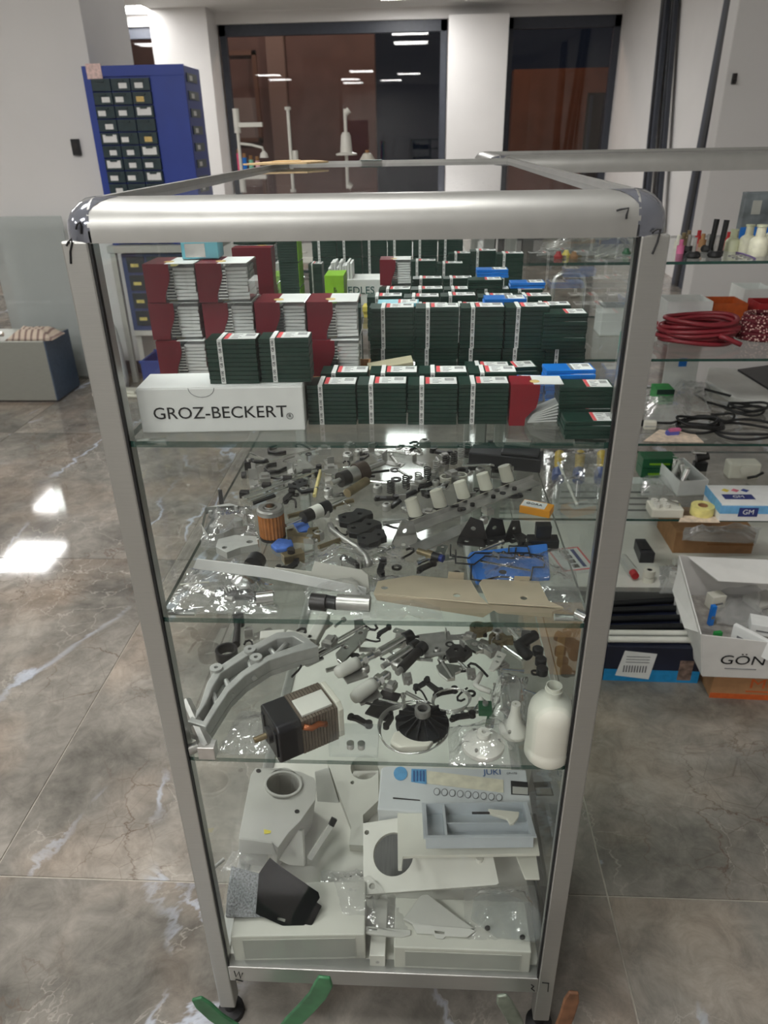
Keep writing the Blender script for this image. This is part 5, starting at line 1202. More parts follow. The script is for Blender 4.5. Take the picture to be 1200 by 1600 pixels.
for i, (u, v, m_) in enumerate(((1058, 388, M_cream), (1066, 384, M_brass), (1074, 380, M_brass), (1062, 396, mat('pink_knob', (206, 110, 150), .5)), (1090, 380, M_redc), (1136, 383, M_redc), (1096, 386, M_kraft))):
    o = thing('fitting', ['pale fitting', 'brass fitting, left of two', 'brass fitting, right of two', 'pink fitting', 'red fitting behind the mounts', 'red fitting beside the black pins', 'tan fitting behind the mounts'][i]+' on the rear top shelf', 'fitting', S(u, v, z)); MB().cyl((0, 0, 0), (0, 0, .018), .009, n=14).build('body', m_, o, smooth=True); MB().cyl((0, 0, .018), (0, 0, .032), .005, n=12).build('nipple', m_, o, smooth=True)
pb = thing('printed_box', 'grey printed box with a blue lower edge at the far right of the rear cabinet', 'box', (Y(1160, 340, 1.50).x, 1.50, z))
MB().bb(0, 0, 0, .10, .03, .115).build('box_body', mat('grey_print_face', (120, 126, 130), .5, 0, .4, 25), pb, bev=.001); MB().bb(0, -.0006, 0, .10, 0, .028).build('blue_band', M_blue, pb); MB().bb(.020, -.0007, .06, .044, 0, .095).build('picture', M_ltgrey, pb)
# --- second shelf: hose coil, rope coil, cartons
z = W2
M_hose = mat('red_rubber_hose', (128, 34, 44), .45, 0, .08, 60)
hc = thing('hose_coil', 'coil of thick red rubber hose on the rear cabinet', 'hose', S(1098, 540, z))
rnd = random.Random(3); a0 = S(1098, 540, z)
for k in range(8):
    rx = .098+rnd.uniform(-.012, .010)-.004*(k % 4); ry = .060+rnd.uniform(-.008, .008); zz = .006+.0085*k*.85; ox, oy = rnd.uniform(-.008, .008), rnd.uniform(-.006, .006)+.05
    MB().tube([(ox+rx*cos(2*pi*i/36), oy+ry*sin(2*pi*i/36), zz+.004*sin(2*pi*i/36*2+k)) for i in range(36)], .0058, 8, True).build('turn', M_hose, hc, smooth='all')
MB().tube([(.03, -.015, .028), (.055, -.02, .020), (.075, -.022, .012), (.085, -.026, .008)], .0062, 8).build('hose_end', M_hose, hc, smooth='all'); MB().tube([(-.03, .02, .045), (.02, .0, .052), (.05, .03, .050), (.07, .04, .046)], .0060, 8).build('hose_end', M_hose, hc, smooth='all')
def rope_mat():
    m = bpy.data.materials.new('dark_red_rope_with_white_flecks'); m.use_nodes = True; nt = m.node_tree; N = nt.nodes; L = nt.links; p = N['Principled BSDF']
    tc = N.new('ShaderNodeTexCoord'); v = N.new('ShaderNodeTexVoronoi'); v.inputs['Scale'].default_value = 150; L.new(tc.outputs['Object'], v.inputs['Vector'])
    r = N.new('ShaderNodeValToRGB'); r.color_ramp.interpolation = 'CONSTANT'; e = r.color_ramp.elements; e[0].color = srgb(226, 190, 180); e[1].position = .34; e[1].color = srgb(96, 22, 34); L.new(v.outputs['Distance'], r.inputs[0]); L.new(r.outputs[0], p.inputs['Base Color']); p.inputs['Roughness'].default_value = .8; return m
rc = thing('rope_coil', 'coil of dark red rope with white flecks at the right picture edge', 'rope', S(1200, 535, z)); M_rope = rope_mat()
for k in range(6):
    MB().tube([((.062-.003*k)*cos(2*pi*i/32), .05+(.05-.002*k)*sin(2*pi*i/32), .006+.0105*k) for i in range(32)], .0064, 8, True).build('turn', M_rope, rc, smooth='all')
t, w_ = open_carton('open_carton', 'open white carton with pink inside behind the red hose', 1042, 1112, 488, z, .10, .082, M_paper, M_pink, yy=1.36); MB().bb(.02, .02, .003, w_-.02, .08, .012).build('content', mat('coral_paper', (232, 140, 110), .7), t); MB().bb(.02, -.0005, .006, w_-.02, 0, .012).build('red_print', M_redc, t)
t, w_ = open_carton('open_carton', 'open brown carton with rust red front between hose and rope', 1112, 1166, 492, z, .10, .072, M_orngc, M_brownc, yy=1.38)
t, w_ = open_carton('open_carton', 'open brown and white carton at the far right behind the rope', 1158, 1205, 482, z, .10, .095, M_paper, M_brownc, yy=1.46)
t, w_ = open_carton('open_carton', 'open carton with dark red front at the right edge', 1186, 1240, 484, z, .08, .075, M_redc, M_brownc, yy=1.36)
t, w_ = open_carton('open_carton', 'open white carton holding a blue sachet, seen through the glass', 940, 1000, 500, z, .08, .075, M_paper, M_ltgrey, yy=1.32); MB().bb(.015, .015, .03, w_-.01, .06, .036).build('sachet', M_blue, t)
o = thing('clip_tool', 'grey plastic clamp at the left end of the red hose', 'clamp', S(1045, 520, z)+Vector((-.02, .06, 0)), .6); MB().bb(-.022, -.008, 0, .022, .008, .010).build('body', M_ltgrey, o, bev=.002); MB().bb(-.02, -.009, .010, .0, .009, .02).build('jaw', M_redc, o, bev=.002)
for i, (u, v, m_) in enumerate(((872, 545, M_dark), (880, 520, M_brass), (892, 512, M_dark), (905, 530, M_steel2))):
    o = thing('latch', ['dark', 'brass coloured', 'black', 'steel'][i]+' latch lying at the left of the rear second shelf', 'latch', S(u, v, z), i*.7); MB().bb(-.014, -.005, 0, .014, .005, .005).build('body', m_, o, bev=.001); MB().cyl((.006, 0, .005), (.006, 0, .010), .004, n=10).build('pivot', M_steel, o)
tl = thing('jar', 'teal plastic jar beside the front post on the rear second shelf', 'jar', S(980, 556, z)+Vector((0, .03, 0))); MB().lathe([(0, 0), (.016, 0), (.016, .05), (.013, .055), (.013, .065), (0, .065)], 20).build('jar_body', mat('teal_plastic', (96, 176, 160), .4), tl, smooth=45); MB().lathe([(0, .065), (.015, .065), (.015, .078), (0, .078)], 20).build('lid', M_white, tl, smooth=True)
# --- third shelf: black cables, papers
z = W3
def cable(lb, u, v, loops, rx, ry, r=.0036, tail=None):
    o = thing('cable_coil', lb, 'cable', S(u, v, z)); rn = random.Random(int(u+v))
    for k in range(loops):
        a = rn.uniform(rx*.85, rx*1.1); b = rn.uniform(ry*.8, ry*1.1); ph = rn.uniform(0, 6); ox = rn.uniform(-.01, .01)
        MB().tube([(ox+a*cos(2*pi*i/32), b*sin(2*pi*i/32), r+.0066*k+.005*(1+sin(2*pi*i/32*2+ph))) for i in range(32)], r, 7, True).build('turn', M_rub, o, smooth='all')
    if tail: MB().tube([Vector(q) for q in tail], r, 7).build('tail', M_rub, o, smooth='all')
    return o
o = cable('black cable coil in the middle of the rear third shelf', 1092, 672, 4, .055, .042, tail=[(-.03, .03, .02), (-.07, .02, .012), (-.11, .035, .008), (-.14, .03, .008)]); MB().cyl((-.17, .03, .010), (-.135, .03, .008), .009, n=12).build('plug', M_rub, o, smooth=True)
cable('big black cable ring at the front right of the rear third shelf', 1172, 678, 2, .085, .055); cable('black cable coil behind the others at the right', 1165, 645, 3, .06, .035, tail=[(-.05, .02, .01), (-.09, .06, .012), (-.11, .11, .02), (-.07, .14, .024), (-.02, .10, .02), (.04, .06, .012)])
cable('small black cable loop between the coils', 1128, 655, 1, .03, .025)
flat('paper_pile', 'pile of white papers on the rear third shelf', 'papers', [(1100, 605), (1145, 632), (1200, 640), (1200, 600), (1150, 585), (1105, 583)], z, .022, mat('off_white_paper', (216, 214, 210), .8, 0, .05, 30, bump=.4, bscale=60), bev=.004)
flat('folder', 'black folder behind the papers at the right edge', 'folder', [(1150, 590), (1200, 622), (1240, 610), (1200, 583)], z, .028, M_black)
bag('plastic_bag', 'clear bag at the left of the rear third shelf', [(1005, 665), (1075, 665), (1085, 610), (1010, 610)], z, .035, M_bagm, 71); bag('plastic_bag', 'pale clear bag behind the black cables', [(1040, 640), (1110, 645), (1115, 600), (1050, 598)], z, .04, M_bagm, 72)
gbx = thing('carton', 'green carton beside the front post on the rear third shelf', 'carton', (S(1013, 620, z).x, 1.40, z)); MB().bb(0, 0, 0, .05, .06, .045).build('carton_body', mat('green_card', (40, 150, 70), .5), gbx, bev=.001); MB().bb(0, -.0005, .030, .05, 0, .045).build('dark_band', M_green, gbx)
o = thing('eraser_block', 'small cream block beside the front post on the rear third shelf', 'block', S(1012, 672, z)); MB().bb(-.010, 0, 0, .022, .015, .024).build('body', M_cream, o, bev=.003); MB().bb(-.010, -.0004, .008, .022, 0, .012).build('stripe', M_ltgrey, o)
o = thing('small_packet', 'blue and purple small packets on the rear third shelf', 'packet', S(1050, 680, z), .2); MB().bb(-.016, -.006, 0, .016, .008, .012).build('packet', mat('violet_pack', (90, 96, 180), .4), o, bev=.001); MB().bb(-.01, -.006, .012, .02, .006, .018).build('packet', mat('pink_knob', (206, 110, 150)), o)
flat('paper_sheet', 'pale printed sheet at the front edge of the rear third shelf', 'paper', [(1005, 690), (1030, 672), (1085, 678), (1100, 692)], z, .002, mat('peach_print', (220, 200, 180), .7, 0, .2, 60))
sh = thing('notice_sheet', 'white sheet with blue tape hanging behind the rear third shelf', 'sheet', (Y(1060, 600, 1.55).x, 1.55, z)); MB().bb(-.05, 0, 0, .05, .004, .15).build('sheet', M_paper, sh); MB().bb(-.01, -.001, .07, .014, 0, .095).build('tape', M_blue, sh)
# --- fourth shelf
z = W4
for k in range(2):
    o = thing('carton', ['lower', 'upper'][k]+' dark green carton of the pair behind the front post', 'carton', (S(1005, 745, z).x-.01, 1.36, z+.032*k), .0); MB().bb(0, 0, 0, .10, .06, .030).build('carton_body', mat('deep_green_card', (16, 88, 52), .5), o, bev=.001); MB().bb(.02, -.0005, .010, .08, 0, .016).build('gold_print', M_lime, o)
t, w_ = open_carton('open_carton', 'open white carton full of steel fittings on the rear fourth shelf', 1058, 1105, 776, z, .16, .048, M_paper, M_ltgrey, -.0); t.rotation_euler.z = .12
for k in range(6): rn = random.Random(k); MB().cyl((.02+.012*(k % 3), .03+.02*k, .02), (.04+.008*(k % 2), .045+.02*k, .062), .009, n=14).build('fitting', M_ltgrey if k % 2 else M_steel, t, smooth=True)
bag('plastic_bag', 'clear bag of small parts beside the front post on the rear fourth shelf', [(1000, 775), (1055, 775), (1055, 742), (1005, 740)], z, .02, M_bagm, 81)
cm = thing('clamp_unit', 'black and steel clamp behind the white carton', 'clamp', S(1092, 735, z)); MB().bb(-.02, -.012, 0, .02, .012, .03).build('body', M_black, cm, bev=.003); MB().cyl((-.015, 0, .04), (.02, 0, .048), .012, n=16).build('drum', M_dark, cm, smooth=True); MB().cyl((-.03, 0, .06), (.01, 0, .058), .006, n=12).build('lever', M_steel, cm, smooth=True)
bm_ = thing('motor_unit', 'beige motor unit at the back of the rear fourth shelf', 'motor', S(1155, 745, z)); MB().bb(-.04, -.02, 0, .05, .03, .05).build('housing', M_cream, bm_, bev=.006); MB().cyl((0, -.022, .032), (0, -.03, .032), .014, n=20).build('boss', M_cream, bm_, smooth=True); MB().tube([(.01, -.03, .01), (.03, -.04, .02), (.05, -.035, .03)], .004, 6).build('lead', M_rub, bm_, smooth='all')
gm = thing('carton', 'white and light blue carton printed GM on the rear fourth shelf', 'carton', S(1122, 814, z), .0); 
MB().bb(0, 0, 0, .19, .12, .050).build('carton_body', M_paper, gm, bev=.0015); M_lb = mat('light_blue_print', (112, 176, 222), .5); MB().bb(0, -.0005, .022, .19, .0005, .046).build('blue_band', M_lb, gm); MB().bb(-.0005, 0, .022, .0005, .12, .050).build('blue_side', M_lb, gm)
M_nav = mat('navy_card', (44, 54, 118)); MB().bb(.048, -.001, .014, .098, 0, .040).build('logo_plate', M_nav, gm); text('GM', .020, M_paper, gm, (.073, -.0013, .027), FRONT); MB().bb(.02, .03, .050, .10, .06, .0504).build('lid_plate', M_nav, gm); text('GM', .020, M_paper, gm, (.06, .045, .0507), (0, 0, 0))
for k, c_ in enumerate(((226, 206, 80), (222, 120, 140), (60, 80, 150))): MB().box((.04+.026*k, .085, .0503), (.016, .016, .0006), Matrix.Translation((.04+.026*k, .085, 0)) @ Matrix.Rotation(pi/4, 4, 'Z') @ Matrix.Translation((-.04-.026*k, -.085, 0))).build('diamond_print', mat(f'diamond_{"abc"[k]}', c_, .5), gm)
tp_ = thing('tape_roll', 'roll of yellow tape on the rear fourth shelf', 'tape', S(1098, 806, z)+Vector((0, .012, 0))); MB().lathe([(.013, 0), (.030, 0), (.030, .026), (.013, .026)], 30, None, True).build('tape', mat('pale_yellow_tape', (232, 220, 140), .5), tp_, smooth=True); MB().lathe([(.0115, 0), (.013, 0), (.013, .0265), (.0115, .0265)], 30, None, True).build('core', M_kraft, tp_, smooth=True)
wr = thing('roller_block', 'white plastic block with four round rollers beside the tape roll', 'machine part', S(1042, 810, z)); MB().bb(-.042, 0, 0, .042, .06, .026).build('block', M_cream, wr, bev=.003)
for k in range(4): MB().lathe([(.003, .026), (.010, .026), (.010, .036), (.003, .036)], 18, Matrix.Translation((-.026+.024*(k % 2), .018+.024*(k//2), 0)), True).build('roller', M_white, wr, smooth=True)
MB().cyl((.006, .05, .030), (.036, .024, .030), .004, n=10).build('axle', M_steel, wr, smooth=True)
flat('paper_sheet', 'pale label strip under the tape roll', 'paper', [(1060, 816), (1065, 806), (1120, 808), (1125, 817)], z, .0015, mat('peach_print', (220, 200, 180)))
# blister pack with yellow and blue spray valves, seen through the side glass
for i, (u, lb) in enumerate(((868, 'left'), (900, 'middle'), (934, 'right'))):
    o = thing('spray_valve', f'{lb} one of three yellow and blue valves in the clear pack', 'valve', S(u, 788, z))
    q = S(u+6, 715, z)-o.location
    MB().cyl((0, 0, .010), (q.x*.45, q.y*.45, .014), .007, .009, 14).build('tube', M_clear, o, smooth=True); MB().cyl((q.x*.4, q.y*.4, .016), (q.x*.55, q.y*.55, .018), .018, n=16).build('valve_body', mat('denim_blue_plastic', (70, 92, 156), .4), o, smooth=True); MB().cyl((q.x*.55, q.y*.55, .016), (q.x*.95, q.y*.95, .018), .012, .016, 16).build('funnel', mat('honey_yellow', (222, 186, 70), .45), o, smooth=True)
rod('white_rod', 'white plastic rod lying across the spray valves', 'rod', (872, 725), (902, 792), z+.03, .004, M_white)
bag('plastic_bag', 'clear pack round the yellow and blue valves', [(845, 806), (960, 806), (962, 702), (850, 702)], z, .045, M_bag, 85)
# --- base of the cabinet
z = WB
ct = thing('picture_card_box', 'flat white box with red border and four small pictures', 'box', S(905, 896, z), .22); MB().bb(-.05, 0, 0, .05, .13, .012).build('box_body', M_paper, ct, bev=.001)
m = MB()
for b_ in ((-.05, 0, .05, .006), (-.05, .124, .05, .13), (-.05, .006, -.044, .124), (.044, .006, .05, .124)): m.bb(b_[0], b_[1], .012, b_[2], b_[3], .0124)
m.build('red_border', M_red, ct)
for k in range(4): MB().bb(-.012, .014+.027*k, .012, .008, .034+.027*k, .0125).build('picture', M_dark, ct)
MB().bb(.018, .015, .012, .030, .118, .0125).build('blue_title', M_nav, ct)
rb_ = thing('spray_bottle', 'clear bottle with a red cap lying on the base of the rear cabinet', 'bottle', S(990, 908, z)); MB().cyl((-.01, .10, .018), (0, .02, .018), .015, .017, 18).build('bottle_body', M_clear, rb_, smooth=True); MB().cyl((0, .02, .018), (.002, -.002, .018), .011, n=16).build('cap', M_redc, rb_, smooth=True)
db = thing('dark_box', 'dark grey tapered case behind the clear bottle', 'case', S(1010, 880, z)); MB().prism([(-.022, 0), (.022, 0), (.016, .09), (-.016, .09)], 0, .035).build('body', mat('charcoal_plastic', (48, 48, 52)), db, bev=.002); MB().bb(-.015, .02, .035, .015, .07, .037).build('lid', M_black, db)
cf = thing('pipe_fitting', 'cream stepped pipe fitting standing on the base of the rear cabinet', 'fitting', S(1012, 908, z)); MB().lathe([(.008, 0), (.016, 0), (.016, .016), (.014, .018), (.017, .020), (.017, .040), (.008, .040)], 24, None, True).build('sleeve', M_cream, cf, smooth=40); MB().lathe([(.006, .002), (.008, .002), (.008, .038), (.006, .038)], 20, None, True).build('bore', M_dark, cf)
wb_ = thing('terminal_block', 'white square block with a round hole in a bag on the base', 'block', S(1058, 912, z)); obj('body', plate_mesh('body', rrect(-.016, 0, .016, .030, .003), [circ(0, .016, .006, 14)], 0, .024), M_white, wb_); MB().cyl((0, .016, 0), (0, .016, .012), .005, n=12).build('pin', M_brass, wb_)
bag('plastic_bag', 'clear bag round the white square block', [(1030, 928), (1085, 928), (1085, 885), (1030, 885)], z, .034, M_bagm, 91)
bc_ = thing('carton', 'brown cardboard carton at the back of the rear cabinet base', 'carton', S(1055, 872, z), .0); MB().bb(0, .03, 0, .24, .20, .075).build('carton_body', M_kraft, bc_, bev=.002); MB().bb(.10, .0295, .03, .24, .03, .034).build('seam', M_brownc, bc_)
bag('plastic_bag', 'clear bag lying on the brown carton', [(1065, 845), (1180, 850), (1190, 825), (1070, 825)], z+.078, .03, M_bagm, 92)
rod('white_pipe', 'white plastic pipe lying before the brown carton', 'pipe', (1052, 884), (1215, 878), z, .013, M_white)
cor = thing('corrugated_carton', 'white carton with printed lines at the back of the base', 'carton', (S(850, 850, z).x+.05, 1.50, z)); MB().bb(0, 0, 0, .34, .05, .15).build('carton_body', M_paper, cor)
for k in range(4): MB().bb(.01+.002*k, -.0006, .05+.022*k, .30, 0, .056+.022*k).build('printed_line', M_grayprint, cor)
# ================================================================ on the floor before the rear cabinet
bb_ = thing('product_carton', 'flat blue and black product carton on the floor under the pipes', 'carton', (.806, .866, 0), -.02)
MB().bb(0, 0, 0, .245, .20, .112).build('carton_body', mat('blue_black_print', (30, 34, 52), .4, 0, .3, 12), bb_, bev=.002)
MB().bb(0, -.0006, 0, .245, 0, .038).build('cyan_band', mat('cyan_print', (34, 138, 196), .4), bb_)
lb_ = MB().add([(.030, -.001, .018), (.118, -.001, .008), (.128, -.001, .092), (.045, -.001, .100)], [(0, 1, 2, 3)]).build('shipping_label', M_paper, bb_)
m = MB()
for k in range(9): m.bb(.048+.007*k, -.0015, .030, .0515+.007*k, -.0011, .052)
for k in range(3): m.bb(.052, -.0015, .062+.009*k, .112, -.0011, .064+.009*k)
m.build('barcode', M_grayprint, lb_)
MB().bb(.19, -.0008, .008, .225, 0, .072).build('picture', mat('photo_print', (120, 100, 90), .5, 0, .6, 60), bb_)
for i, (va, vb) in enumerate(((986, 984), (972, 970), (958, 955), (948, 940))):
    rod('black_pipe', ['nearest', 'second', 'third', 'rearmost'][i]+' black plastic pipe of the bundle on the blue carton', 'pipe', (945, va), (1095, vb-2), .1128, .0085, M_black, group=None)
for i, va in enumerate((1003, 993)):
    rod('white_pipe', ['front', 'rear'][i]+' white plastic pipe lying on the blue carton', 'pipe', (950, va), (1092, va+1), .1128, .0085, M_white)
br = thing('carton', 'brown carton with an orange lower edge under the white open carton', 'carton', (1.062, .806, 0), -.04)
MB().bb(0, 0, 0, .34, .25, .080).build('carton_body', M_kraft, br, bev=.002); MB().bb(0, -.0006, 0, .34, 0, .016).build('orange_band', M_orngc, br); text('Mo', .042, M_orngc, br, (.125, -.001, .050), FRONT, sx=1.3)
MB().bb(.085, -.001, .024, .165, -.0003, .028).build('small_print', M_orngc, br)
gn = thing('open_carton', 'large open white carton printed GÖN, heaped with small parts', 'carton', (1.028, .795, .0805), -.03)
Hh = .10; M_gn = mat('scuffed_white_card', (224, 222, 218), .6, 0, .05, 20)
def quad(nm, p, th=.003, m_=None):
    v0, v1, v2, v3 = [Vector(k) for k in p]; n = (v1-v0).cross(v3-v0).normalized()*th
    MB().add([v0, v1, v2, v3, v0+n, v1+n, v2+n, v3+n], [(3, 2, 1, 0), (4, 5, 6, 7), (0, 1, 5, 4), (1, 2, 6, 5), (2, 3, 7, 6), (3, 0, 4, 7)]).build(nm, m_ or M_gn, gn)
quad('front_wall', [(0, 0, 0), (.36, 0, 0), (.37, -.012, .095), (-.03, -.012, .135)])
quad('side_wall', [(0, .26, 0), (0, 0, 0), (-.03, -.012, .135), (-.02, .25, .20)])
quad('back_wall', [(.36, .26, 0), (0, .26, 0), (-.02, .25, .20), (.37, .27, .15)])
quad('side_wall', [(.36, 0, 0), (.36, .26, 0), (.37, .27, .12), (.37, -.012, .095)])
quad('bottom', [(0, 0, 0), (0, .26, 0), (.36, .26, 0), (.36, 0, 0)])
quad('flap', [(.0, .25, .195), (.06, .17, .17), (.25, .16, .17), (.24, .25, .19)])
quad('flap', [(-.020, .24, .19), (-.03, .0, .13), (-.045, .06, .10), (-.04, .20, .12)])
text('GÖN', .042, M_ink, gn, (.082, -.0105, .058), (radians(96), 0, 0), sx=1.12); MB().bb(.045, -.0078, .0292, .120, -.0062, .0312).build('small_print', M_grayprint, gn)
MB().bb(.004, .004, .003, .356, .256, .070).build('parts_heap', mat('mixed_grey_heap', (150, 146, 140), .6, 0, .35, 40, bump=.8, bscale=60), gn)
gl = gn.location
for i, (dx, dy, sx, sy, sz, m_, rz, lb) in enumerate(((.11, .06, .09, .05, .03, M_paper, -.3, 'white printed box on the heap in the open carton'), (.05, .16, .04, .03, .04, M_cream, .3, 'cream cube on the heap in the open carton'), (.02, .09, .012, .012, .06, M_blue, .2, 'blue strip upright in the open carton'), (.17, .15, .08, .06, .02, M_ltgrey, .4, 'grey packet on the heap in the open carton'), (.05, .03, .10, .012, .05, M_paper, -.9, 'white folded card at the left of the open carton'), (.012, .03, .02, .01, .022, mat('green_card', (40, 150, 70)), .2, 'green scrap at the left corner of the open carton'), (.24, .09, .06, .05, .03, M_cream, .1, 'cream packet at the right of the open carton'))):
    o = thing('small_box', lb, 'box', gl+Vector((dx+.02, dy+.02, .071)), rz); MB().bb(0, 0, 0, sx, sy, sz).build('body', m_, o, bev=.001); MB().bb(sx*.15, -.0004, sz*.35, sx*.8, 0, sz*.5).build('print', M_grayprint, o)
bag('plastic_bag', 'clear bag on the heap in the open carton', [(1120, 975), (1200, 985), (1200, 905), (1110, 910)], .155, .03, M_bagm, 95)
fc = thing('carton', 'plain brown carton on the floor behind the right glass side', 'carton', (.60, .885, 0)); MB().bb(0, 0, 0, .175, .16, .125).build('carton_body', M_kraft, fc, bev=.002); MB().bb(.08, -.0005, 0, .10, 0, .125).build('tape', mat('tan_tape', (196, 150, 96)), fc)
# green steel stand feet sticking up before the cabinet
M_gst = mat('chipped_green_paint', (56, 108, 72), .4, .2, .35, 30); M_gst2 = mat('grey_green_worn_steel', (110, 118, 106), .45, .4, .35, 40)
def arm(par, pts, m_, w_=.026, th=.005):
    P_ = [Vector(p) for p in pts]; vs_ = []; k = len(P_)
    for i, p in enumerate(P_):
        t = (P_[min(i+1, k-1)]-P_[max(i-1, 0)]).normalized(); s_ = t.cross(Vector((0, -1, 0))).normalized(); wd = w_*(.62 if i in (0, k-1) else 1)
        for a, b in ((-1, 0), (1, 0), (1, 1), (-1, 1)): vs_.append(p+s_*(a*wd/2)+Vector((0, b*th, 0)))
    fs = [(0, 1, 2, 3), tuple(4*(k-1)+q for q in (3, 2, 1, 0))]
    for i in range(k-1):
        for a in range(4): fs.append((4*i+a, 4*i+(a+1) % 4, 4*i+4+(a+1) % 4, 4*i+4+a))
    o = MB().add(vs_, fs).build('foot_arm', m_, par, smooth=40)
    bm = bmesh.new(); bm.from_mesh(o.data); bmesh.ops.recalc_face_normals(bm, faces=bm.faces); bm.to_mesh(o.data); bm.free()
    bv = o.modifiers.new('bevel', 'BEVEL'); bv.width = .002; bv.segments = 2
    return o
s1 = thing('steel_stand', 'green painted steel stand with two curved arms before the left foot', 'stand', (.105, -.09, 0))
MB().lathe([(0, 0), (.045, 0), (.045, .010), (.014, .016), (.014, .09), (0, .09)], 20).build('base', M_gst, s1, smooth=40)
arm(s1, [(-.094, 0, .222), (-.086, 0, .205), (-.072, 0, .178), (-.050, 0, .150), (-.026, 0, .120), (0, 0, .085)], M_gst)
arm(s1, [(.092, -.01, .302), (.090, -.01, .285), (.080, -.008, .255), (.062, -.006, .220), (.040, -.003, .180), (.018, 0, .130), (.004, 0, .085)], M_gst)
s2 = thing('steel_stand', 'worn grey green steel stand with two arms before the right foot', 'stand', (.495, -.085, 0))
MB().lathe([(0, 0), (.045, 0), (.045, .010), (.014, .016), (.014, .09), (0, .09)], 20).build('base', M_gst2, s2, smooth=40)
arm(s2, [(-.060, 0, .250), (-.056, 0, .235), (-.044, 0, .205), (-.032, 0, .170), (-.018, 0, .130), (-.004, 0, .085)], M_gst2, .022)
arm(s2, [(.042, .018, .232), (.040, .016, .215), (.036, .012, .185), (.026, .006, .14), (.006, 0, .085)], mat('rusty_steel', (120, 84, 60), .6, .3, .4, 40), .022)
# ================================================================ things further back in the room
M_bluep = mat('blue_painted_steel', (38, 62, 148), .4, 0, .06, 10)
tw = thing('drawer_tower', 'tall blue drawer tower with small labelled drawers by the white pillar', 'drawer cabinet', (-1.409, 3.55, .78))
TWW, TWH, TWD = .520, .853, .30
MB().bb(0, .01, 0, TWW, TWD, TWH).build('case', M_bluep, tw, bev=.004)
MB().bb(-.002, 0, TWH-.045, TWW+.002, .012, TWH+.002).build('header', M_bluep, tw); MB().bb(-.002, 0, 0, .035, .012, TWH-.045).build('side_frame', M_bluep, tw); MB().bb(.345, 0, 0, TWW, .012, TWH-.045).build('door_panel', M_bluep, tw, bev=.002)
M_drw = mat('dark_green_drawer', (40, 58, 62), .3, 0, .2, 40)
dme = MB().bb(0, 0, 0, .096, .02, .054).bb(.03, -.006, .040, .066, 0, .046).mesh('drawer'); dme.materials.append(M_drw)
rnd = random.Random(11); bars = MB()
for c in range(3):
    for r in range(13):
        o = bpy.data.objects.new('drawer', dme); C.objects.link(o); o.parent = tw; o.location = (.039+.102*c, -.008, .012+.061*r)
        if rnd.random() < .9:
            w_ = rnd.choice((.042, .038, .040, .074)); h_ = .024 if w_ < .05 else .036; x = rnd.uniform(.008, .088-w_)
            MB().bb(x, -.0012, .010, x+w_, 0, .010+h_).build('card', M_paper if rnd.random() < .9 else mat('yellowed_card', (220, 190, 120), .7), o)
for k in range(10): MB().bb(TWW, .04, .06+.08*k, TWW+.004, .22, .10+.08*k).build('side_drawer', M_drw, tw); MB().bb(TWW+.004, .08, .068+.08*k, TWW+.005, .13, .09+.08*k).build('side_card', M_paper, tw)
MB().bb(.022, -.003, TWH-.055, .10, 0, TWH+.012).build('price_sticker', mat('pink_white_sticker', (226, 196, 190), .6, 0, .2, 80), tw)
st = thing('low_table', 'grey low table carrying the blue drawer tower', 'table', (-1.43, 3.50, 0)); MB().bb(0, 0, .742, .60, .40, .779).build('table_top', M_ltgrey, st, bev=.003)
for x, y in ((.01, .01), (.56, .01), (.01, .36), (.56, .36)): MB().bb(x, y, 0, x+.03, y+.03, .742).build('leg', M_ltgrey, st)
tb2 = thing('drawer_unit', 'lower blue unit with yellow labels under the drawer tower', 'drawer cabinet', (-1.38, 3.56, .30)); MB().bb(0, 0, 0, .5, .3, .43).build('case', mat('slate_blue_steel', (60, 82, 128), .4), tb2, bev=.003)
for c in range(4):
    for r in range(4): o = MB().bb(.03+.115*c, -.008, .03+.1*r, .13+.115*c, 0, .115+.1*r).build('drawer', M_drw, tb2); MB().bb(.05+.115*c, -.0095, .06+.1*r, .095+.115*c, -.008, .078+.1*r).build('card', mat('yellow_card', (222, 206, 120), .7), o)
sb = thing('unit_stand', 'white stand under the lower blue unit', 'stand', (-1.38, 3.56, 0)); MB().bb(0, 0, .27, .5, .3, .299).build('shelf_board', M_white, sb); MB().bb(0, .02, 0, .03, .28, .27).build('side_panel', M_white, sb); MB().bb(.47, .02, 0, .5, .28, .27).build('side_panel', M_white, sb)
cbx = thing('storage_crate', 'blue crate on the floor in front of the white stand', 'crate', (-1.25, 3.25, 0)); MB().bb(0, 0, 0, .34, .24, .01).bb(0, 0, .01, .34, .012, .2).bb(0, .228, .01, .34, .24, .2).bb(0, .012, .01, .012, .228, .2).bb(.328, .012, .01, .34, .228, .2).build('crate_body', mat('crate_blue', (48, 76, 150), .45), cbx); MB().bb(-.006, -.006, .19, .346, 0, .205).bb(-.006, .24, .19, .346, .246, .205).build('rim', mat('crate_blue', (48, 76, 150)), cbx)
sk = thing('paper_sack', 'white paper sack with blue letters and an orange stripe at the pillar foot', 'sack', (-1.50, 3.38, 0), .12)
m = MB(); n_ = 8; prof = [(0, .13, .06), (.05, .14, .065), (.22, .135, .06), (.34, .12, .05), (.40, .10, .02), (.43, .085, .006)]
vs_ = []
for zz, hx, hy in prof:
    for k in range(12): a = 2*pi*k/12; vs_.append((hx*.75*(abs(cos(a))**.6)*(1 if cos(a) > 0 else -1), hy*(abs(sin(a))**.6)*(1 if sin(a) > 0 else -1), zz))
fs = [(12*j+k, 12*j+(k+1) % 12, 12*j+12+(k+1) % 12, 12*j+12+k) for j in range(5) for k in range(12)]+[tuple(reversed(range(12))), tuple(60+k for k in range(12))]
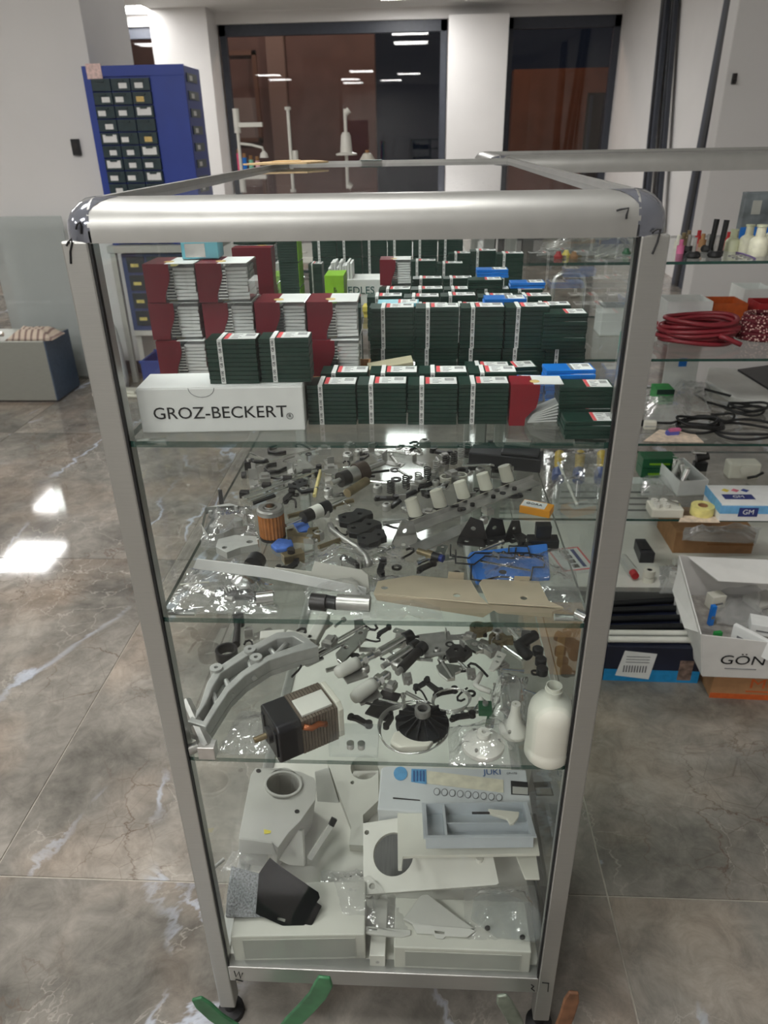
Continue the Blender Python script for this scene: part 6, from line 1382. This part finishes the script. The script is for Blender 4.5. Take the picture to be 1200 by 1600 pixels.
m.add(vs_, fs).build('sack_body', M_paper, sk, smooth='all'); MB().box((0, -.056, .30), (.15, .004, .018), None).build('orange_stripe', M_orngc, sk); text('GU', .09, M_nav, sk, (.0, -.0585, .355), (radians(82), 0, 0))
mt = thing('floor_mat', 'pale folded mat on the floor before the sack', 'mat', (-1.42, 3.22, 0), -.1); MB().bb(-.14, 0, 0, .14, .10, .02).build('fold', M_cream, mt, bev=.008); MB().bb(-.13, .008, .02, .12, .09, .036).build('fold', M_cream, mt, bev=.007)
gp = thing('glass_panel', 'frosted glass panel standing before the white pillar', 'panel', (-2.14, 3.60, 0)); MB().bb(0, 0, .01, .44, .008, .93).build('pane', glass('frosted_panel', (.80, .84, .83), 1.2, .05, .35, (.70, .72, .71)), gp); MB().bb(0, -.004, 0, .44, .012, .012).build('rail', M_alu2, gp)
sx_ = thing('steel_cabinet', 'low steel cabinet with a slate blue side at the left picture edge', 'cabinet', (-2.70, 3.13, 0)); MB().bb(0, 0, .012, .985, .30, .345).build('case', mat('brushed_steel_front', (158, 160, 152), .4, .5, .06, 20, stretch=(1, 1, 30)), sx_, bev=.004); MB().bb(.980, .003, .012, .990, .298, .343).build('side_panel', mat('slate_blue_paint', (72, 88, 108), .5), sx_); MB().bb(0, .01, 0, .985, .29, .012).build('plinth', mat('dark_skirting', (70, 66, 64)), sx_)
MB().cyl((.0, .04, .375), (.75, .04, .375), .013, n=12).build('rail', M_steel, sx_, smooth=True)
for x in (.1, .7): MB().bb(x, .03, .345, x+.02, .05, .375).build('rail_post', M_steel, sx_)
tw2 = thing('towel', 'folded beige and brown towel on the low steel cabinet', 'towel', (-1.80, 3.22, .346)); vs_ = []; n_ = 12
for i in range(n_+1):
    for j in range(n_+1):
        a, b = i/n_, j/n_; e = min(1, 4*min(a, 1-a, b, 1-b)); vs_.append(((a-.5)*.26, (b-.5)*.16, .004+e*.058*(.8+.3*mnoise.noise(Vector((a*4, b*4, 2))))))
fs = [(i*(n_+1)+j, (i+1)*(n_+1)+j, (i+1)*(n_+1)+j+1, i*(n_+1)+j+1) for i in range(n_) for j in range(n_)]
b0 = len(vs_); vs_ += [(x, y, .0) for x, y, q in vs_]; fs += [tuple(reversed([b0+k for k in f])) for f in list(fs)]
for k in range(n_):
    for f in ((k*(n_+1), (k+1)*(n_+1)), ((k+1)*(n_+1)+n_, k*(n_+1)+n_), (k+1, k), (n_*(n_+1)+k, n_*(n_+1)+k+1)): fs.append((f[0], f[1], b0+f[1], b0+f[0]))
def stripes():
    m = bpy.data.materials.new('striped_towel'); m.use_nodes = True; nt = m.node_tree; N = nt.nodes; L = nt.links; p = N['Principled BSDF']
    tc = N.new('ShaderNodeTexCoord'); wv = N.new('ShaderNodeTexWave'); wv.inputs['Scale'].default_value = 9; wv.inputs['Distortion'].default_value = 2; L.new(tc.outputs['Object'], wv.inputs['Vector'])
    r = N.new('ShaderNodeValToRGB'); e = r.color_ramp.elements; e[0].color = srgb(206, 190, 172); e[0].position = .5; e[1].position = .9; e[1].color = srgb(140, 118, 110); L.new(wv.outputs['Fac'], r.inputs[0]); L.new(r.outputs[0], p.inputs['Base Color']); p.inputs['Roughness'].default_value = .9; return m
M_tow = stripes(); MB().add(vs_, fs).build('upper_fold', M_tow, tw2, smooth='all'); MB().bb(-.12, -.07, .0, .12, .07, .012).build('lower_fold', M_tow, tw2, bev=.006)
sw = thing('wall_switch', 'small black switch box on the white pillar', 'switch', (Y(118, 230, 3.70).x, 3.708, Y(118, 230, 3.70).z)); MB().bb(-.022, -.012, -.04, .022, .012, .04).build('housing', M_black, sw, bev=.003); MB().bb(-.012, -.014, -.02, .012, -.012, .02).build('rocker', M_dark, sw)
# sewing table with thread stands by the window
tbl = thing('sewing_table', 'long white sewing table under the thread stands', 'table', (-.80, 3.15, 0)); MB().bb(0, 0, .73, 1.35, .55, .76).build('table_top', M_white, tbl, bev=.004)
for x, y in ((.03, .03), (1.28, .03), (.03, .48), (1.28, .48)): MB().bb(x, y, 0, x+.04, y+.04, .73).build('leg', M_ltgrey, tbl)
def tstand(lb, x, zt, parts):
    o = thing('thread_stand', lb, 'thread stand', (x, 3.30, .76)); MB().lathe([(0, 0), (.05, 0), (.05, .008), (.012, .014), (0, .014)], 18).build('base', M_white, o, smooth=40); MB().cyl((0, 0, .012), (0, 0, zt-.76), .008, n=10).build('pole', M_white, o, smooth=True); parts(o)
def pa(o):
    MB().bb(-.012, -.012, .585, .125, .012, .605).build('top_arm', M_white, o, bev=.002); MB().cyl((0, 0, .56), (0, 0, .665), .016, n=10).build('clamp', M_white, o); MB().tube([(0, 0, .515), (.06, 0, .508), (.115, 0, .495), (.12, 0, .475)], .006, 8).build('lower_arm', M_white, o, smooth='all'); MB().lathe([(0, .45), (.022, .45), (.018, .468), (.006, .48), (0, .48)], 14, Matrix.Translation((.12, 0, 0))).build('thread_guide', M_white, o, smooth=True)
tstand('white thread stand with two side arms, left before the window', -.586, 1.412, pa)
tstand('plain white thread pole with a small foot, middle before the window', -.332, 1.42, lambda o: MB().lathe([(.011, .655), (.015, .655), (.015, .668), (.011, .668)], 12, None, True).build('cap', M_white, o) and MB().cyl((.022, 0, .43), (.022, 0, .48), .014, n=10).build('clamp', M_white, o))
tstand('white thread stand carrying a white cone, right before the window', -.056, 1.415, lambda o: MB().lathe([(0, .455), (.052, .455), (.052, .462), (.030, .468), (.024, .54), (.016, .555), (0, .555)], 20).build('thread_cone', M_white, o, smooth=40) and MB().cyl((0, 0, .635), (.02, 0, .65), .014, n=10).build('guide', M_white, o))
for i, (u, m_, lb, h) in enumerate(((374, mat('hot_pink', (236, 90, 130), .5), 'pink', .47), (382, M_blue, 'blue', .45), (392, mat('mint', (150, 220, 190), .5), 'mint green', .44), (402, mat('pale_rose', (230, 180, 190), .5), 'pale rose', .435))):
    o = thing('thread_spool', f'{lb} thread cone on the sewing table', 'thread cone', (Y(u, 250, 3.42).x, 3.42, .76)); MB().lathe([(0, 0), (.012, 0), (.012, h), (0, h)], 16).build('thread', m_, o, smooth=40); MB().lathe([(0, h), (.010, h), (.008, h+.02), (0, h+.02)], 10).build('tube_end', M_kraft, o)
o = thing('thread_spool', 'small cream cone end beside the green tape', 'thread cone', (Y(574, 248, 3.35).x, 3.35, .76)); MB().lathe([(0, 0), (.045, 0), (.040, .43), (.02, .46), (0, .465)], 16).build('thread', M_cream, o, smooth=40); MB().cyl((0, 0, .465), (0, 0, .475), .01, n=10).build('tube_end', M_kraft, o)
# long dark profiles leaning in the corner
def prof(lb, y0, x0, y1, x1, w_):
    a = Vector((x0, y0, 0)); b = Vector((x1, y1, 2.72)); o = thing('aluminium_profile', lb, 'profile', (x0, y0, 0)); d = b-a
    vs_ = [p+Vector((dx, dy, 0)) for p in (Vector(), d) for dx, dy in ((0, -w_), (.04, -w_), (.04, w_), (0, w_))]
    MB().add(vs_, [(3, 2, 1, 0), (4, 5, 6, 7), (0, 1, 5, 4), (1, 2, 6, 5), (2, 3, 7, 6), (3, 0, 4, 7)]).build('bar', M_frame, o); MB().add([v+Vector((-.006, 0, 0)) if k % 4 in (0, 3) else v for k, v in enumerate([p+Vector((dx, dy*.3, 0)) for p in (Vector(), d) for dx, dy in ((0, -w_), (.01, -w_), (.01, w_), (0, w_))])], [(3, 2, 1, 0), (4, 5, 6, 7), (0, 1, 5, 4), (1, 2, 6, 5), (2, 3, 7, 6), (3, 0, 4, 7)]).build('groove', M_black, o)
prof('dark profile leaning in the corner, the left one of three', 7.85, 2.70, 8.45, 2.76, .10); prof('dark profile leaning in the corner, the middle one of three', 7.30, 2.70, 8.15, 2.76, .06); prof('broad dark upright profile nearest to the right pillar', 6.52, 2.72, 6.42, 2.76, .16)
tr_ = thing('trolley', 'chrome tube trolley handle seen between the cabinets', 'trolley', (.96, 2.65, 0)); MB().tube([(-.065, 0, .05), (-.065, 0, .70), (-.055, 0, .735), (-.03, 0, .75), (.04, 0, .75), (.06, 0, .735), (.068, 0, .70), (.068, 0, .05)], .011, 10).build('handle', M_steel, tr_, smooth='all'); MB().bb(-.10, -.03, .04, .10, .22, .055).build('platform', M_steel2, tr_)
for x in (-.07, .07): MB().cyl((x-.012, .18, .03), (x+.012, .18, .03), .03, n=16).build('wheel', M_rub, tr_, smooth=True)
# on the top of the front cabinet
cs = thing('cardboard_sheet', 'curled tan cardboard offcut on the rear left corner of the cabinet top', 'cardboard', (.030, .93, 1.2465), -.2); MB().prism([(-.03, -.10), (.08, -.05), (.10, .02), (.04, .10), (-.03, .06)], 0, .003).build('sheet', mat('tan_cardboard', (206, 178, 134), .8), cs); MB().prism([(.0, -.03), (.05, 0), (.03, .05), (-.01, .03)], .003, .005).build('second_layer', mat('tan_cardboard', (206, 178, 134)), cs)
gt = thing('green_tape', 'dark green tape folded over the rear rail of the cabinet', 'tape', (.21, 1.055, 1.2455)); MB().bb(-.022, -.02, 0, .022, .018, .0015).build('upper_strip', M_green, gt); MB().bb(-.022, .0155, -.02, .022, .0175, 0).build('hanging_strip', M_green, gt)
sp_ = thing('wall_hook', 'small dark hook on the right pillar', 'hook', (Y(1147, 123, 3.395).x, 3.40, Y(1147, 123, 3.395).z)); MB().bb(-.010, -.015, -.022, .010, 0, .022).build('plate', M_dark, sp_, bev=.002); MB().cyl((0, -.03, -.01), (0, -.014, -.01), .006, n=8).build('peg', M_dark, sp_)
